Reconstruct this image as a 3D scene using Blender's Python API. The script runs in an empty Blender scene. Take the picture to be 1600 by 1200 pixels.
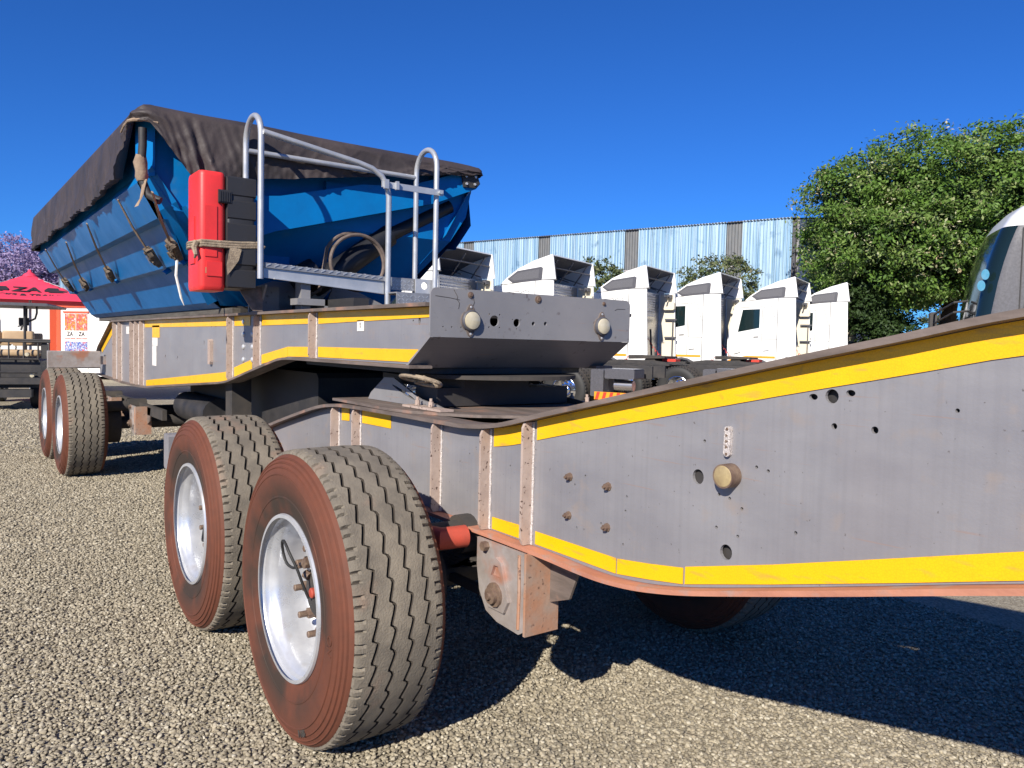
import bpy, math, random
import numpy as np
from mathutils import Vector, Matrix, noise
from mathutils.geometry import tessellate_polygon
random.seed(7)
rng = np.random.default_rng(7)
C = bpy.context.scene.collection
sc = bpy.context.scene
R = math.radians

# ------------------------------------------------------------------ camera, sky, sun, exposure
CAM = Vector((2.72, -1.0066, 1.466))
yaw, pit, rol, foc = 0.6367, -0.0513, 0.0228, 1218.5
F = Vector((-math.cos(yaw) * math.cos(pit), math.sin(yaw) * math.cos(pit), math.sin(pit)))
Rt = F.cross(Vector((0, 0, 1))).normalized(); Up = Rt.cross(F)
R2 = Rt * math.cos(rol) + Up * math.sin(rol); U2 = -Rt * math.sin(rol) + Up * math.cos(rol)
cd = bpy.data.cameras.new('camera'); cam = bpy.data.objects.new('camera', cd); C.objects.link(cam)
cam.matrix_world = Matrix(((R2.x, U2.x, -F.x, CAM.x), (R2.y, U2.y, -F.y, CAM.y), (R2.z, U2.z, -F.z, CAM.z), (0, 0, 0, 1)))
cd.sensor_width = 36; cd.lens = foc / 1600 * 36; cd.clip_start = 0.05; cd.clip_end = 3000
sc.camera = cam

SUN = Vector((0.85, -1.36, 1.0)).normalized()
w = bpy.data.worlds.new('World'); sc.world = w; w.use_nodes = True
wn = w.node_tree; bg = wn.nodes['Background']
sky = wn.nodes.new('ShaderNodeTexSky'); sky.sky_type = 'NISHITA'; sky.sun_disc = False
sky.sun_elevation = math.asin(SUN.z); sky.sun_rotation = math.atan2(SUN.x, SUN.y)
sky.air_density = 1.0; sky.dust_density = 0.0; sky.ozone_density = 4.0; sky.altitude = 1500
tint = wn.nodes.new('ShaderNodeMix'); tint.data_type = 'RGBA'; tint.blend_type = 'MULTIPLY'; tint.inputs['Factor'].default_value = 1
tint.inputs['B'].default_value = (.27, .77, 1.55, 1)      # the deep polarised blue of this sky
wn.links.new(sky.outputs[0], tint.inputs['A']); wn.links.new(tint.outputs['Result'], bg.inputs['Color'])
bg.inputs['Strength'].default_value = 0.055
sl = bpy.data.lights.new('sun', 'SUN'); so = bpy.data.objects.new('sun', sl); C.objects.link(so)
sl.energy = 5.0; sl.angle = R(0.53); sl.color = (1, 0.93, 0.82)
so.rotation_euler = SUN.to_track_quat('Z', 'Y').to_euler()
sc.view_settings.view_transform = 'Standard'; sc.view_settings.look = 'None'
sc.view_settings.exposure = 0.6; sc.view_settings.gamma = 1.0; sc.view_settings.use_curve_mapping = False
sc.cycles.max_bounces = 6; sc.cycles.diffuse_bounces = 3; sc.cycles.glossy_bounces = 3

# ------------------------------------------------------------------ materials
def mat(name, col, rough=.6, metal=0, spec=.5, noise_amt=0, nscale=8, col2=None, bump=0, bscale=60, thr=None, coat=0, detail=6, emis=None, stretch=None, col3=None, scale3=40, thr3=(.62, .7), rnd=False):
    m = bpy.data.materials.new(name); m.use_nodes = True
    n = m.node_tree; b = n.nodes['Principled BSDF']; L = n.links.new
    b.inputs['Base Color'].default_value = (*col, 1); b.inputs['Roughness'].default_value = rough
    b.inputs['Metallic'].default_value = metal; b.inputs['Specular IOR Level'].default_value = spec
    b.inputs['Coat Weight'].default_value = coat
    tc = n.nodes.new('ShaderNodeTexCoord'); src = tc.outputs['Object']
    if rnd:
        oi = n.nodes.new('ShaderNodeObjectInfo'); ml = n.nodes.new('ShaderNodeMath'); ml.operation = 'MULTIPLY'; ml.inputs[1].default_value = 57; L(oi.outputs['Random'], ml.inputs[0])
        ad = n.nodes.new('ShaderNodeVectorMath'); ad.operation = 'ADD'; L(src, ad.inputs[0]); L(ml.outputs[0], ad.inputs[1]); src = ad.outputs[0]; base_src = src
    else: base_src = src
    if stretch:
        mp = n.nodes.new('ShaderNodeMapping'); mp.inputs['Scale'].default_value = stretch
        L(src, mp.inputs['Vector']); src = mp.outputs[0]
    out = None
    if col2:
        nz = n.nodes.new('ShaderNodeTexNoise'); nz.inputs['Scale'].default_value = nscale; nz.inputs['Detail'].default_value = detail
        nz.inputs['Roughness'].default_value = .65
        L(src, nz.inputs['Vector'])
        cr = n.nodes.new('ShaderNodeValToRGB'); t = thr or (.35, .65)
        cr.color_ramp.elements[0].position = t[0]; cr.color_ramp.elements[1].position = t[1]
        cr.color_ramp.elements[0].color = (*col, 1); cr.color_ramp.elements[1].color = (*col2, 1)
        L(nz.outputs['Fac'], cr.inputs['Fac']); out = cr.outputs['Color']
        rr = n.nodes.new('ShaderNodeMapRange'); rr.inputs['To Min'].default_value = max(rough - .12, .02); rr.inputs['To Max'].default_value = min(rough + .15, 1)
        L(nz.outputs['Fac'], rr.inputs['Value']); L(rr.outputs[0], b.inputs['Roughness'])
    if col3:
        n3 = n.nodes.new('ShaderNodeTexNoise'); n3.inputs['Scale'].default_value = scale3; n3.inputs['Detail'].default_value = 3
        L(base_src, n3.inputs['Vector'])
        c3 = n.nodes.new('ShaderNodeMapRange'); c3.inputs['From Min'].default_value = thr3[0]; c3.inputs['From Max'].default_value = thr3[1]
        L(n3.outputs['Fac'], c3.inputs['Value'])
        mx = n.nodes.new('ShaderNodeMix'); mx.data_type = 'RGBA'
        L(c3.outputs[0], mx.inputs['Factor'])
        if out: L(out, mx.inputs['A'])
        else: mx.inputs['A'].default_value = (*col, 1)
        mx.inputs['B'].default_value = (*col3, 1); out = mx.outputs['Result']
    if out: L(out, b.inputs['Base Color'])
    if bump:
        nb = n.nodes.new('ShaderNodeTexNoise'); nb.inputs['Scale'].default_value = bscale; nb.inputs['Detail'].default_value = 4
        L(tc.outputs['Object'], nb.inputs['Vector'])
        bp = n.nodes.new('ShaderNodeBump'); bp.inputs['Strength'].default_value = bump; bp.inputs['Distance'].default_value = .01
        L(nb.outputs['Fac'], bp.inputs['Height']); L(bp.outputs[0], b.inputs['Normal'])
    if emis: b.inputs['Emission Color'].default_value = (*emis, 1); b.inputs['Emission Strength'].default_value = 1
    return m

M = {}
M['web'] = mat('grey_chassis_paint', (.225, .22, .236), .42, .2, col2=(.275, .268, .278), nscale=2.3, stretch=(1, 1, 2.2), bump=.05, bscale=180, col3=(.30, .25, .22), scale3=14, thr3=(.60, .85))
M['plate'] = mat('grey_plate_paint', (.21, .205, .212), .45, .15, col2=(.255, .248, .25), nscale=3, bump=.04, bscale=120, col3=(.12, .10, .10), scale3=22, thr3=(.66, .74))
M['flange'] = mat('dusty_flange_steel', (.19, .15, .13), .65, .1, col2=(.10, .078, .066), nscale=5, stretch=(.6, 4, 4), bump=.1, col3=(.30, .17, .12), scale3=9, thr3=(.58, .78))
M['flange_red'] = mat('red_dust_flange', (.46, .20, .125), .75, 0, col2=(.34, .14, .09), nscale=6, bump=.12, stretch=(.7, 3, 3), col3=(.32, .22, .19), scale3=11, thr3=(.56, .68))
M['stiff'] = mat('stiffener_dusty', (.42, .33, .28), .7, .05, col2=(.33, .25, .21), nscale=12, bump=.15, col3=(.07, .04, .03), scale3=75, thr3=(.63, .68))
M['hangersteel'] = mat('dusty_galvanised_steel', (.44, .40, .38), .45, .35, col2=(.30, .25, .22), nscale=7, bump=.08, col3=(.42, .20, .13), scale3=6, thr3=(.56, .70))
M['weld'] = mat('weld_bead', (.62, .57, .54), .45, .3, col2=(.45, .40, .38), nscale=60, bump=.6, bscale=250)
M['yellow'] = mat('reflective_yellow_tape', (.86, .46, .004), .35, 0, col2=(.80, .42, .004), nscale=6, bump=.03, col3=(.62, .33, .02), scale3=30, thr3=(.68, .78))
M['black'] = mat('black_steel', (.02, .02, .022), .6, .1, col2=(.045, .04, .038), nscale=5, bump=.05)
M['rubber'] = mat('black_rubber', (.018, .018, .018), .65, 0, bump=.05)
M['dark'] = mat('dark_grime', (.03, .028, .027), .85, 0, col2=(.06, .05, .042), nscale=6)
M['galv'] = mat('grey_rail_paint', (.40, .42, .45), .35, .45, col2=(.50, .51, .53), nscale=9, bump=.03)
M['checker'] = mat('checker_plate', (.36, .36, .37), .4, .5, col2=(.26, .26, .27), nscale=20)
M['blue'] = mat('blue_bin_paint', (.002, .155, .44), .42, 0, spec=.16, col2=(.003, .125, .36), nscale=3, bump=.04, bscale=9, col3=(.03, .15, .33), scale3=7, thr3=(.64, .78))
M['bluegrime'] = mat('blue_bin_grime', (.035, .06, .09), .5, 0, col2=(.012, .05, .11), nscale=6)
M['tarp'] = mat('black_pvc_tarp', (.034, .028, .029), .6, 0, spec=.4, col2=(.060, .046, .045), nscale=2.2, bump=.2, bscale=40, stretch=(1, 1, .5), col3=(.11, .085, .075), scale3=5, thr3=(.62, .85))
M['canvas'] = mat('tan_canvas', (.30, .22, .15), .9, 0, col2=(.2, .14, .1), nscale=15, bump=.3)
M['redplastic'] = mat('red_case_plastic', (.74, .035, .035), .45, 0, col2=(.60, .03, .03), nscale=5, bump=.04)
M['blackplastic'] = mat('black_case_plastic', (.022, .022, .025), .5, 0, bump=.05)
M['rope'] = mat('dirty_rope', (.34, .27, .19), .95, 0, col2=(.18, .14, .1), nscale=30, bump=.5, bscale=120)
M['hose'] = mat('old_hose', (.16, .12, .10), .7, 0, col2=(.08, .06, .05), nscale=15)
M['lens'] = mat('dusty_lamp_lens', (.42, .37, .25), .3, 0, col2=(.55, .50, .38), nscale=14, coat=.5)
M['brass'] = mat('faded_amber_lens', (.42, .33, .17), .35, .1, col2=(.25, .18, .10), nscale=18, bump=.1)
M['bolt'] = mat('dirty_bolt', (.24, .17, .12), .6, .4, col2=(.14, .09, .07), nscale=40, bump=.2)
M['boltw'] = mat('bright_bolt', (.6, .6, .6), .4, .5)
M['rim'] = mat('white_rim_paint', (.46, .48, .52), .28, .45, col2=(.60, .61, .63), nscale=7, coat=.3, col3=(.44, .40, .37), scale3=9, thr3=(.62, .82))
M['tread'] = mat('dusty_tyre_tread', (.20, .172, .132), .95, 0, col2=(.125, .108, .086), nscale=9, bump=.35, bscale=150, col3=(.27, .17, .12), scale3=5, thr3=(.6, .8))
M['groove2'] = mat('black_oily_steel', (.012, .013, .018), .45, .2)
M['groove'] = mat('tread_groove_rubber', (.045, .036, .028), .95, 0)
M['label'] = mat('white_sticker', (.75, .74, .70), .5, 0, col2=(.65, .6, .55), nscale=30)
M['white'] = mat('white_truck_paint', (.80, .80, .79), .3, 0, col2=(.76, .76, .75), nscale=2, coat=.3)
M['cream'] = mat('cream_fairing_inner', (.66, .60, .47), .5, 0)
M['darkgrey'] = mat('dark_grey_plastic', (.085, .085, .10), .5, 0, col2=(.06, .06, .07), nscale=30)
M['silver'] = mat('brushed_aluminium', (.5, .5, .52), .28, .8, col2=(.4, .4, .42), nscale=7)
M['chrome'] = mat('chrome_wheel', (.82, .83, .85), .12, 1)
M['glass'] = mat('truck_glass', (.008, .018, .02), .08, 0, spec=.55)
M['orange'] = mat('orange_stripe', (.72, .30, .02), .4, 0)
M['amber'] = mat('amber_marker', (.8, .2, .01), .3, 0)
M['redpaint'] = mat('red_sign_paint', (.62, .04, .02), .5, 0)
M['seam'] = mat('panel_gap', (.10, .10, .10), .7, 0)
M['canopyred'] = mat('red_canopy_cloth', (.80, .045, .10), .8, 0, col2=(.70, .035, .085), nscale=3, bump=.1)
M['print'] = mat('black_print', (.03, .02, .025), .7, 0)
M['cabinwall'] = mat('cabin_white_wall', (.80, .79, .74), .55, 0, col2=(.76, .75, .69), nscale=2)
M['cabintrim'] = mat('cabin_red_trim', (.62, .085, .03), .5, 0)
M['tan'] = mat('tan_seat_vinyl', (.44, .31, .18), .55, 0, col2=(.38, .26, .15), nscale=7)
M['bark'] = mat('bark', (.09, .065, .045), .95, 0, col2=(.05, .035, .025), nscale=9, bump=.6, bscale=20)
M['timber'] = mat('weathered_timber', (.10, .09, .075), .85, 0, col2=(.05, .042, .036), nscale=4, stretch=(1, 12, 12), bump=.2)
M['reddrum'] = mat('red_primer', (.42, .06, .035), .6, 0, col2=(.30, .05, .03), nscale=12)
M['postA'] = mat('poster_red_print', (.50, .08, .06), .5, 0, col2=(.72, .5, .45), nscale=14, thr=(.52, .6), col3=(.75, .22, .03), scale3=11, thr3=(.55, .6))
M['postB'] = mat('poster_white_print', (.8, .78, .75), .5, 0, col2=(.12, .1, .1), nscale=38, thr=(.5, .56))
M['postC'] = mat('poster_blue_print', (.04, .09, .33), .5, 0, col2=(.55, .55, .62), nscale=20, thr=(.45, .6), col3=(.5, .1, .09), scale3=15, thr3=(.6, .63))

def sidewall_mat():
    m = bpy.data.materials.new('red_dust_sidewall'); m.use_nodes = True; n = m.node_tree; L = n.links.new
    b = n.nodes['Principled BSDF']; b.inputs['Roughness'].default_value = .72; b.inputs['Specular IOR Level'].default_value = .3
    tc = n.nodes.new('ShaderNodeTexCoord')
    sp = n.nodes.new('ShaderNodeSeparateXYZ'); L(tc.outputs['Object'], sp.inputs[0])
    cb = n.nodes.new('ShaderNodeCombineXYZ'); L(sp.outputs['X'], cb.inputs['X']); L(sp.outputs['Z'], cb.inputs['Y'])
    ln = n.nodes.new('ShaderNodeVectorMath'); ln.operation = 'LENGTH'; L(cb.outputs[0], ln.inputs[0])
    oi = n.nodes.new('ShaderNodeObjectInfo')
    av = n.nodes.new('ShaderNodeVectorMath'); av.operation = 'ADD'; L(tc.outputs['Object'], av.inputs[0])
    sc_ = n.nodes.new('ShaderNodeMath'); sc_.operation = 'MULTIPLY'; sc_.inputs[1].default_value = 9; L(oi.outputs['Random'], sc_.inputs[0])
    L(sc_.outputs[0], av.inputs[1])
    nz = n.nodes.new('ShaderNodeTexNoise'); nz.inputs['Scale'].default_value = 3.2; nz.inputs['Detail'].default_value = 5; L(av.outputs[0], nz.inputs['Vector'])
    # worn dark zone toward the bead
    mr = n.nodes.new('ShaderNodeMapRange'); mr.inputs['From Min'].default_value = .47; mr.inputs['From Max'].default_value = .36; L(ln.outputs['Value'], mr.inputs['Value'])
    mu = n.nodes.new('ShaderNodeMath'); mu.operation = 'MULTIPLY'; L(mr.outputs[0], mu.inputs[0])
    m2 = n.nodes.new('ShaderNodeMapRange'); m2.inputs['From Min'].default_value = .40; m2.inputs['From Max'].default_value = .56; L(nz.outputs['Fac'], m2.inputs['Value'])
    L(m2.outputs[0], mu.inputs[1])
    c = n.nodes.new('ShaderNodeMix'); c.data_type = 'RGBA'; L(mu.outputs[0], c.inputs['Factor'])
    nf = n.nodes.new('ShaderNodeTexNoise'); nf.inputs['Scale'].default_value = 24; nf.inputs['Detail'].default_value = 6; L(tc.outputs['Object'], nf.inputs['Vector'])
    c0 = n.nodes.new('ShaderNodeMix'); c0.data_type = 'RGBA'; L(nf.outputs['Fac'], c0.inputs['Factor'])
    c0.inputs['A'].default_value = (.150, .048, .026, 1); c0.inputs['B'].default_value = (.090, .035, .022, 1)
    L(c0.outputs['Result'], c.inputs['A']); c.inputs['B'].default_value = (.040, .027, .020, 1)
    L(c.outputs['Result'], b.inputs['Base Color'])
    bp = n.nodes.new('ShaderNodeBump'); bp.inputs['Strength'].default_value = .12; bp.inputs['Distance'].default_value = .004
    nb = n.nodes.new('ShaderNodeTexNoise'); nb.inputs['Scale'].default_value = 90; L(tc.outputs['Object'], nb.inputs['Vector'])
    L(nb.outputs['Fac'], bp.inputs['Height']); L(bp.outputs[0], b.inputs['Normal'])
    return m
M['sidewall'] = sidewall_mat()

def rand_mat(name, cols, rough=.9, attr=False, spec=.3, trans=0):
    m = bpy.data.materials.new(name); m.use_nodes = True; n = m.node_tree; L = n.links.new
    b = n.nodes['Principled BSDF']; b.inputs['Roughness'].default_value = rough; b.inputs['Specular IOR Level'].default_value = spec
    cr = n.nodes.new('ShaderNodeValToRGB'); cr.color_ramp.interpolation = 'LINEAR'
    e = cr.color_ramp.elements
    while len(e) < len(cols): e.new(.5)
    for i, c_ in enumerate(cols):
        e[i].position = i / (len(cols) - 1); e[i].color = (*c_, 1)
    if attr:
        a = n.nodes.new('ShaderNodeAttribute'); a.attribute_name = 'tint'; L(a.outputs['Fac'], cr.inputs['Fac'])
    else:
        a = n.nodes.new('ShaderNodeObjectInfo'); L(a.outputs['Random'], cr.inputs['Fac'])
    L(cr.outputs['Color'], b.inputs['Base Color'])
    if trans:
        t = n.nodes.new('ShaderNodeBsdfTranslucent'); L(cr.outputs['Color'], t.inputs['Color'])
        ms = n.nodes.new('ShaderNodeMixShader'); ms.inputs['Fac'].default_value = trans
        L(b.outputs[0], ms.inputs[1]); L(t.outputs[0], ms.inputs[2]); L(ms.outputs[0], n.nodes['Material Output'].inputs['Surface'])
    return m
M['stone'] = rand_mat('gravel_stone', [(.21, .18, .13), (.31, .27, .195), (.26, .225, .165), (.38, .335, .25), (.29, .25, .18), (.16, .14, .105), (.34, .30, .22), (.46, .42, .33)], .85)
M['leaf'] = rand_mat('green_leaves', [(.04, .09, .013), (.08, .16, .022), (.135, .24, .038), (.07, .13, .022), (.19, .27, .065), (.35, .35, .20)], .55, True, .4, .25)
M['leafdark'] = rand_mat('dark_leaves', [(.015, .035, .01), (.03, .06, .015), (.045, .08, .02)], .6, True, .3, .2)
M['leafsparse'] = rand_mat('dusty_leaves', [(.05, .075, .025), (.09, .12, .04), (.13, .15, .07), (.16, .14, .08)], .6, True, .3, .2)
M['leafpurple'] = rand_mat('jacaranda_blossom', [(.20, .15, .30), (.32, .26, .44), (.42, .35, .54), (.25, .19, .35), (.14, .11, .17)], .7, True, .2, .3)
M['palm'] = rand_mat('palm_frond', [(.06, .10, .02), (.13, .18, .05), (.20, .20, .08)], .6, True, .3, .2)
M['cladA'] = rand_mat('pale_blue_cladding', [(.38, .54, .68), (.45, .60, .72), (.42, .57, .69), (.50, .63, .73)], .45)
M['cladA'] = mat('pale_blue_cladding', (.20, .34, .48), .4, .15, col2=(.42, .55, .64), nscale=3.5, thr=(.42, .58), stretch=(3.5, 3.5, .05), col3=(.12, .22, .34), scale3=2.2, thr3=(.60, .78), rnd=True)
M['skylight'] = mat('grey_skylight_sheet', (.13, .14, .15), .5, 0, col2=(.17, .17, .17), nscale=3)

def ground_mat():
    m = bpy.data.materials.new('gravel_ground'); m.use_nodes = True; n = m.node_tree; L = n.links.new
    b = n.nodes['Principled BSDF']; b.inputs['Roughness'].default_value = .95; b.inputs['Specular IOR Level'].default_value = .15
    tc = n.nodes.new('ShaderNodeTexCoord')
    v = n.nodes.new('ShaderNodeTexVoronoi'); v.inputs['Scale'].default_value = 95; L(tc.outputs['Object'], v.inputs['Vector'])
    cr = n.nodes.new('ShaderNodeValToRGB'); e = cr.color_ramp.elements
    e[0].color = (.20, .17, .125, 1); e[1].color = (.40, .36, .28, 1); e.new(.5).color = (.30, .265, .20, 1)
    sp = n.nodes.new('ShaderNodeSeparateColor'); L(v.outputs['Color'], sp.inputs[0]); L(sp.outputs[0], cr.inputs['Fac'])
    big = n.nodes.new('ShaderNodeTexNoise'); big.inputs['Scale'].default_value = .5; big.inputs['Detail'].default_value = 5; L(tc.outputs['Object'], big.inputs['Vector'])
    mr = n.nodes.new('ShaderNodeMapRange'); mr.inputs['From Min'].default_value = .3; mr.inputs['From Max'].default_value = .7; mr.inputs['To Min'].default_value = .78; mr.inputs['To Max'].default_value = 1.15
    L(big.outputs['Fac'], mr.inputs['Value'])
    mx = n.nodes.new('ShaderNodeMix'); mx.data_type = 'RGBA'; mx.blend_type = 'MULTIPLY'; mx.inputs['Factor'].default_value = 1
    L(cr.outputs['Color'], mx.inputs['A'])
    cc = n.nodes.new('ShaderNodeCombineColor')
    for i in range(3): L(mr.outputs[0], cc.inputs[i])
    L(cc.outputs[0], mx.inputs['B']); L(mx.outputs['Result'], b.inputs['Base Color'])
    bp = n.nodes.new('ShaderNodeBump'); bp.inputs['Strength'].default_value = .9; bp.inputs['Distance'].default_value = .006; bp.invert = True
    L(v.outputs['Distance'], bp.inputs['Height']); L(bp.outputs[0], b.inputs['Normal'])
    return m
M['ground'] = ground_mat()

def overlay(m, kind):
    n = m.node_tree; L = n.links.new; b = n.nodes['Principled BSDF']; tc = n.nodes.new('ShaderNodeTexCoord')
    src = b.inputs['Base Color'].links[0].from_socket
    def layer(src, vec_scale, scale, lo, hi, col, amt):
        mp = n.nodes.new('ShaderNodeMapping'); mp.inputs['Scale'].default_value = vec_scale; mp.inputs['Rotation'].default_value = (0, .12, 0); L(tc.outputs['Object'], mp.inputs['Vector'])
        nz = n.nodes.new('ShaderNodeTexNoise'); nz.inputs['Scale'].default_value = scale; nz.inputs['Detail'].default_value = 3; L(mp.outputs[0], nz.inputs['Vector'])
        mr = n.nodes.new('ShaderNodeMapRange'); mr.inputs['From Min'].default_value = lo; mr.inputs['From Max'].default_value = hi; mr.inputs['To Max'].default_value = amt; L(nz.outputs['Fac'], mr.inputs['Value'])
        mx = n.nodes.new('ShaderNodeMix'); mx.data_type = 'RGBA'; L(mr.outputs[0], mx.inputs['Factor']); L(src, mx.inputs['A']); mx.inputs['B'].default_value = (*col, 1)
        return mx.outputs['Result']
    if kind == 'web':
        src = layer(src, (.9, 1, 26), 3.2, .68, .73, (.30, .20, .16), .55)       # thin horizontal scrapes
        src = layer(src, (30, 1, .7), 2.6, .45, .75, (.16, .155, .165), .22)      # fine vertical streaks of old runs
        src = layer(src, (3, 1, 3), 26, .705, .76, (.09, .075, .07), .8)          # stone chips
        src = layer(src, (1, 1, 1), 1.1, .5, .72, (.27, .24, .24), .6)
    else:
        v = n.nodes.new('ShaderNodeTexVoronoi'); v.inputs['Scale'].default_value = 150; v.feature = 'DISTANCE_TO_EDGE'; L(tc.outputs['Object'], v.inputs['Vector'])
        mr = n.nodes.new('ShaderNodeMapRange'); mr.inputs['From Max'].default_value = .12; mr.inputs['To Min'].default_value = .35; mr.inputs['To Max'].default_value = 0; L(v.outputs['Distance'], mr.inputs['Value'])
        mx = n.nodes.new('ShaderNodeMix'); mx.data_type = 'RGBA'; L(mr.outputs[0], mx.inputs['Factor']); L(src, mx.inputs['A']); mx.inputs['B'].default_value = (.52, .26, .004, 1); src = mx.outputs['Result']
        src = layer(src, (1, 1, 5), 9, .60, .74, (.42, .24, .06), .7)
    L(src, b.inputs['Base Color'])
overlay(M['web'], 'web'); overlay(M['yellow'], 'tape'); overlay(M['plate'], 'web')

# ------------------------------------------------------------------ mesh helpers
class MB:
    def __init__(s): s.v = []; s.f = []; s.m = []; s.mats = []; s.cur = 0
    def use(s, m):
        if m not in s.mats: s.mats.append(m)
        s.cur = s.mats.index(m); return s
    def add(s, vs, fs):
        o = len(s.v); s.v += [tuple(v) for v in vs]
        for f in fs: s.f.append(tuple(i + o for i in f)); s.m.append(s.cur)
        return s
    def box(s, x0, x1, y0, y1, z0, z1, bev=0):
        if bev:
            return s.prism([(x0 + bev, z0), (x1 - bev, z0), (x1, z0 + bev), (x1, z1 - bev), (x1 - bev, z1), (x0 + bev, z1), (x0, z1 - bev), (x0, z0 + bev)], y0, y1)
        vs = [(x, y, z) for x in (x0, x1) for y in (y0, y1) for z in (z0, z1)]
        return s.add(vs, [(0, 1, 3, 2), (4, 6, 7, 5), (0, 4, 5, 1), (2, 3, 7, 6), (0, 2, 6, 4), (1, 5, 7, 3)])
    def obox(s, c, size, rot):        # oriented box, rot = 3x3 Matrix
        vs = [Vector(c) + rot @ Vector((x * size[0] / 2, y * size[1] / 2, z * size[2] / 2)) for x in (-1, 1) for y in (-1, 1) for z in (-1, 1)]
        return s.add(vs, [(0, 1, 3, 2), (4, 6, 7, 5), (0, 4, 5, 1), (2, 3, 7, 6), (0, 2, 6, 4), (1, 5, 7, 3)])
    def prism(s, poly, a, b, holes=(), axis='y'):   # poly in (x,z) extruded along y (or (y,z) along x, (x,y) along z)
        loops = [list(poly)] + [list(h) for h in holes]
        def area(p): return sum(p[i][0] * p[(i + 1) % len(p)][1] - p[(i + 1) % len(p)][0] * p[i][1] for i in range(len(p)))
        if area(loops[0]) < 0: loops[0].reverse()
        for h in loops[1:]:
            if area(h) > 0: h.reverse()
        flat = [p for l in loops for p in l]
        tris = tessellate_polygon([[Vector((p[0], p[1], 0)) for p in l] for l in loops])
        def P(p, t):
            return {'y': (p[0], t, p[1]), 'x': (t, p[0], p[1]), 'z': (p[0], p[1], t)}[axis]
        n = len(flat); vs = [P(p, a) for p in flat] + [P(p, b) for p in flat]; fs = []
        for t in tris:
            q = [flat[i] for i in t]
            ar = (q[1][0] - q[0][0]) * (q[2][1] - q[0][1]) - (q[2][0] - q[0][0]) * (q[1][1] - q[0][1])
            t = tuple(t) if ar > 0 else tuple(reversed(t))
            fs.append(t); fs.append(tuple(i + n for i in reversed(t)))
        o = 0
        for l in loops:
            k = len(l)
            for i in range(k):
                j = (i + 1) % k; fs.append((o + j, o + i, o + i + n, o + j + n))
            o += k
        if axis == 'y': pass
        flip = (axis == 'y') != (b > a)
        # orient outward: for axis x,z with b>a front loop must be reversed
        if axis in 'xz':
            if b > a: fs = [tuple(reversed(f)) for f in fs]
        else:
            if b < a: fs = [tuple(reversed(f)) for f in fs]
        return s.add(vs, fs)
    def strip(s, pts, y0, y1, th):      # bent sheet following (x,z) polyline (top surface), thickness th downward
        up = []; n = len(pts)
        for i, p in enumerate(pts):
            a = pts[max(i - 1, 0)]; b = pts[min(i + 1, n - 1)]
            t = Vector((b[0] - a[0], b[1] - a[1])).normalized(); up.append((-t.y, t.x) if t.x > 0 else (t.y, -t.x))
        vs = []
        for p, u in zip(pts, up):
            for (y, d) in ((y0, 0), (y1, 0), (y1, th), (y0, th)): vs.append((p[0] - u[0] * d, y, p[1] - u[1] * d))
        fs = []
        for i in range(n - 1):
            for k in range(4):
                fs.append((4 * i + k, 4 * i + (k + 1) % 4, 4 * i + 4 + (k + 1) % 4, 4 * i + 4 + k))
        fs += [(0, 3, 2, 1), (4 * n - 4, 4 * n - 3, 4 * n - 2, 4 * n - 1)]
        if pts[-1][0] > pts[0][0]: fs = [tuple(reversed(f)) for f in fs]
        return s.add(vs, fs)
    def tube(s, path, r, n=10, caps=True, closed=False):
        P = [Vector(p) for p in path]; N = len(P); vs = []; fs = []
        ref = None
        rs = r if isinstance(r, (list, tuple)) else [r] * N
        for i, p in enumerate(P):
            if closed: t = (P[(i + 1) % N] - P[i - 1])
            else: t = P[min(i + 1, N - 1)] - P[max(i - 1, 0)]
            t.normalize()
            if ref is None:
                ref = t.orthogonal().normalized()
            ref = (ref - t * ref.dot(t)).normalized(); b = t.cross(ref)
            for k in range(n):
                a = 2 * math.pi * k / n; vs.append(p + (ref * math.cos(a) + b * math.sin(a)) * rs[i])
        m_ = N if closed else N - 1
        for i in range(m_):
            for k in range(n):
                j = (i + 1) % N; fs.append((i * n + k, i * n + (k + 1) % n, j * n + (k + 1) % n, j * n + k))
        if caps and not closed:
            fs.append(tuple(reversed(range(n)))); fs.append(tuple((N - 1) * n + k for k in range(n)))
        return s.add(vs, fs)
    def lathe(s, prof, n=48, c=(0, 0, 0), axis='y'):   # prof: list (r, t)
        vs = []; fs = []
        for r, t in prof:
            for k in range(n):
                a = 2 * math.pi * k / n
                q = {'y': (r * math.cos(a), t, r * math.sin(a)), 'z': (r * math.cos(a), r * math.sin(a), t), 'x': (t, r * math.cos(a), r * math.sin(a))}[axis]
                vs.append((q[0] + c[0], q[1] + c[1], q[2] + c[2]))
        for i in range(len(prof) - 1):
            for k in range(n):
                fs.append((i * n + k, i * n + (k + 1) % n, (i + 1) * n + (k + 1) % n, (i + 1) * n + k))
        return s.add(vs, fs)
    def cyl(s, c, r, t0, t1, axis='y', n=20): return s.lathe([(0.0005, t0), (r, t0), (r, t1), (0.0005, t1)], n, c, axis)
    def grid(s, rows):
        n = len(rows[0]); vs = [p for r in rows for p in r]; fs = []
        for i in range(len(rows) - 1):
            for k in range(n - 1): fs.append((i * n + k, i * n + k + 1, (i + 1) * n + k + 1, (i + 1) * n + k))
        return s.add(vs, fs)
    def build(s, name, m=None, parent=None, smooth=30, fixn=True, label=None):
        me = bpy.data.meshes.new(name); me.from_pydata(s.v, [], s.f)
        if m is not None: me.materials.append(m)
        else:
            for k in s.mats: me.materials.append(k)
            me.polygons.foreach_set('material_index', s.m)
        if fixn:
            import bmesh
            bm = bmesh.new(); bm.from_mesh(me); bmesh.ops.recalc_face_normals(bm, faces=bm.faces); bm.to_mesh(me); bm.free()
        if smooth:
            me.shade_smooth(); me.set_sharp_from_angle(angle=R(smooth))
        me.update(); o = bpy.data.objects.new(name, me); C.objects.link(o)
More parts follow.
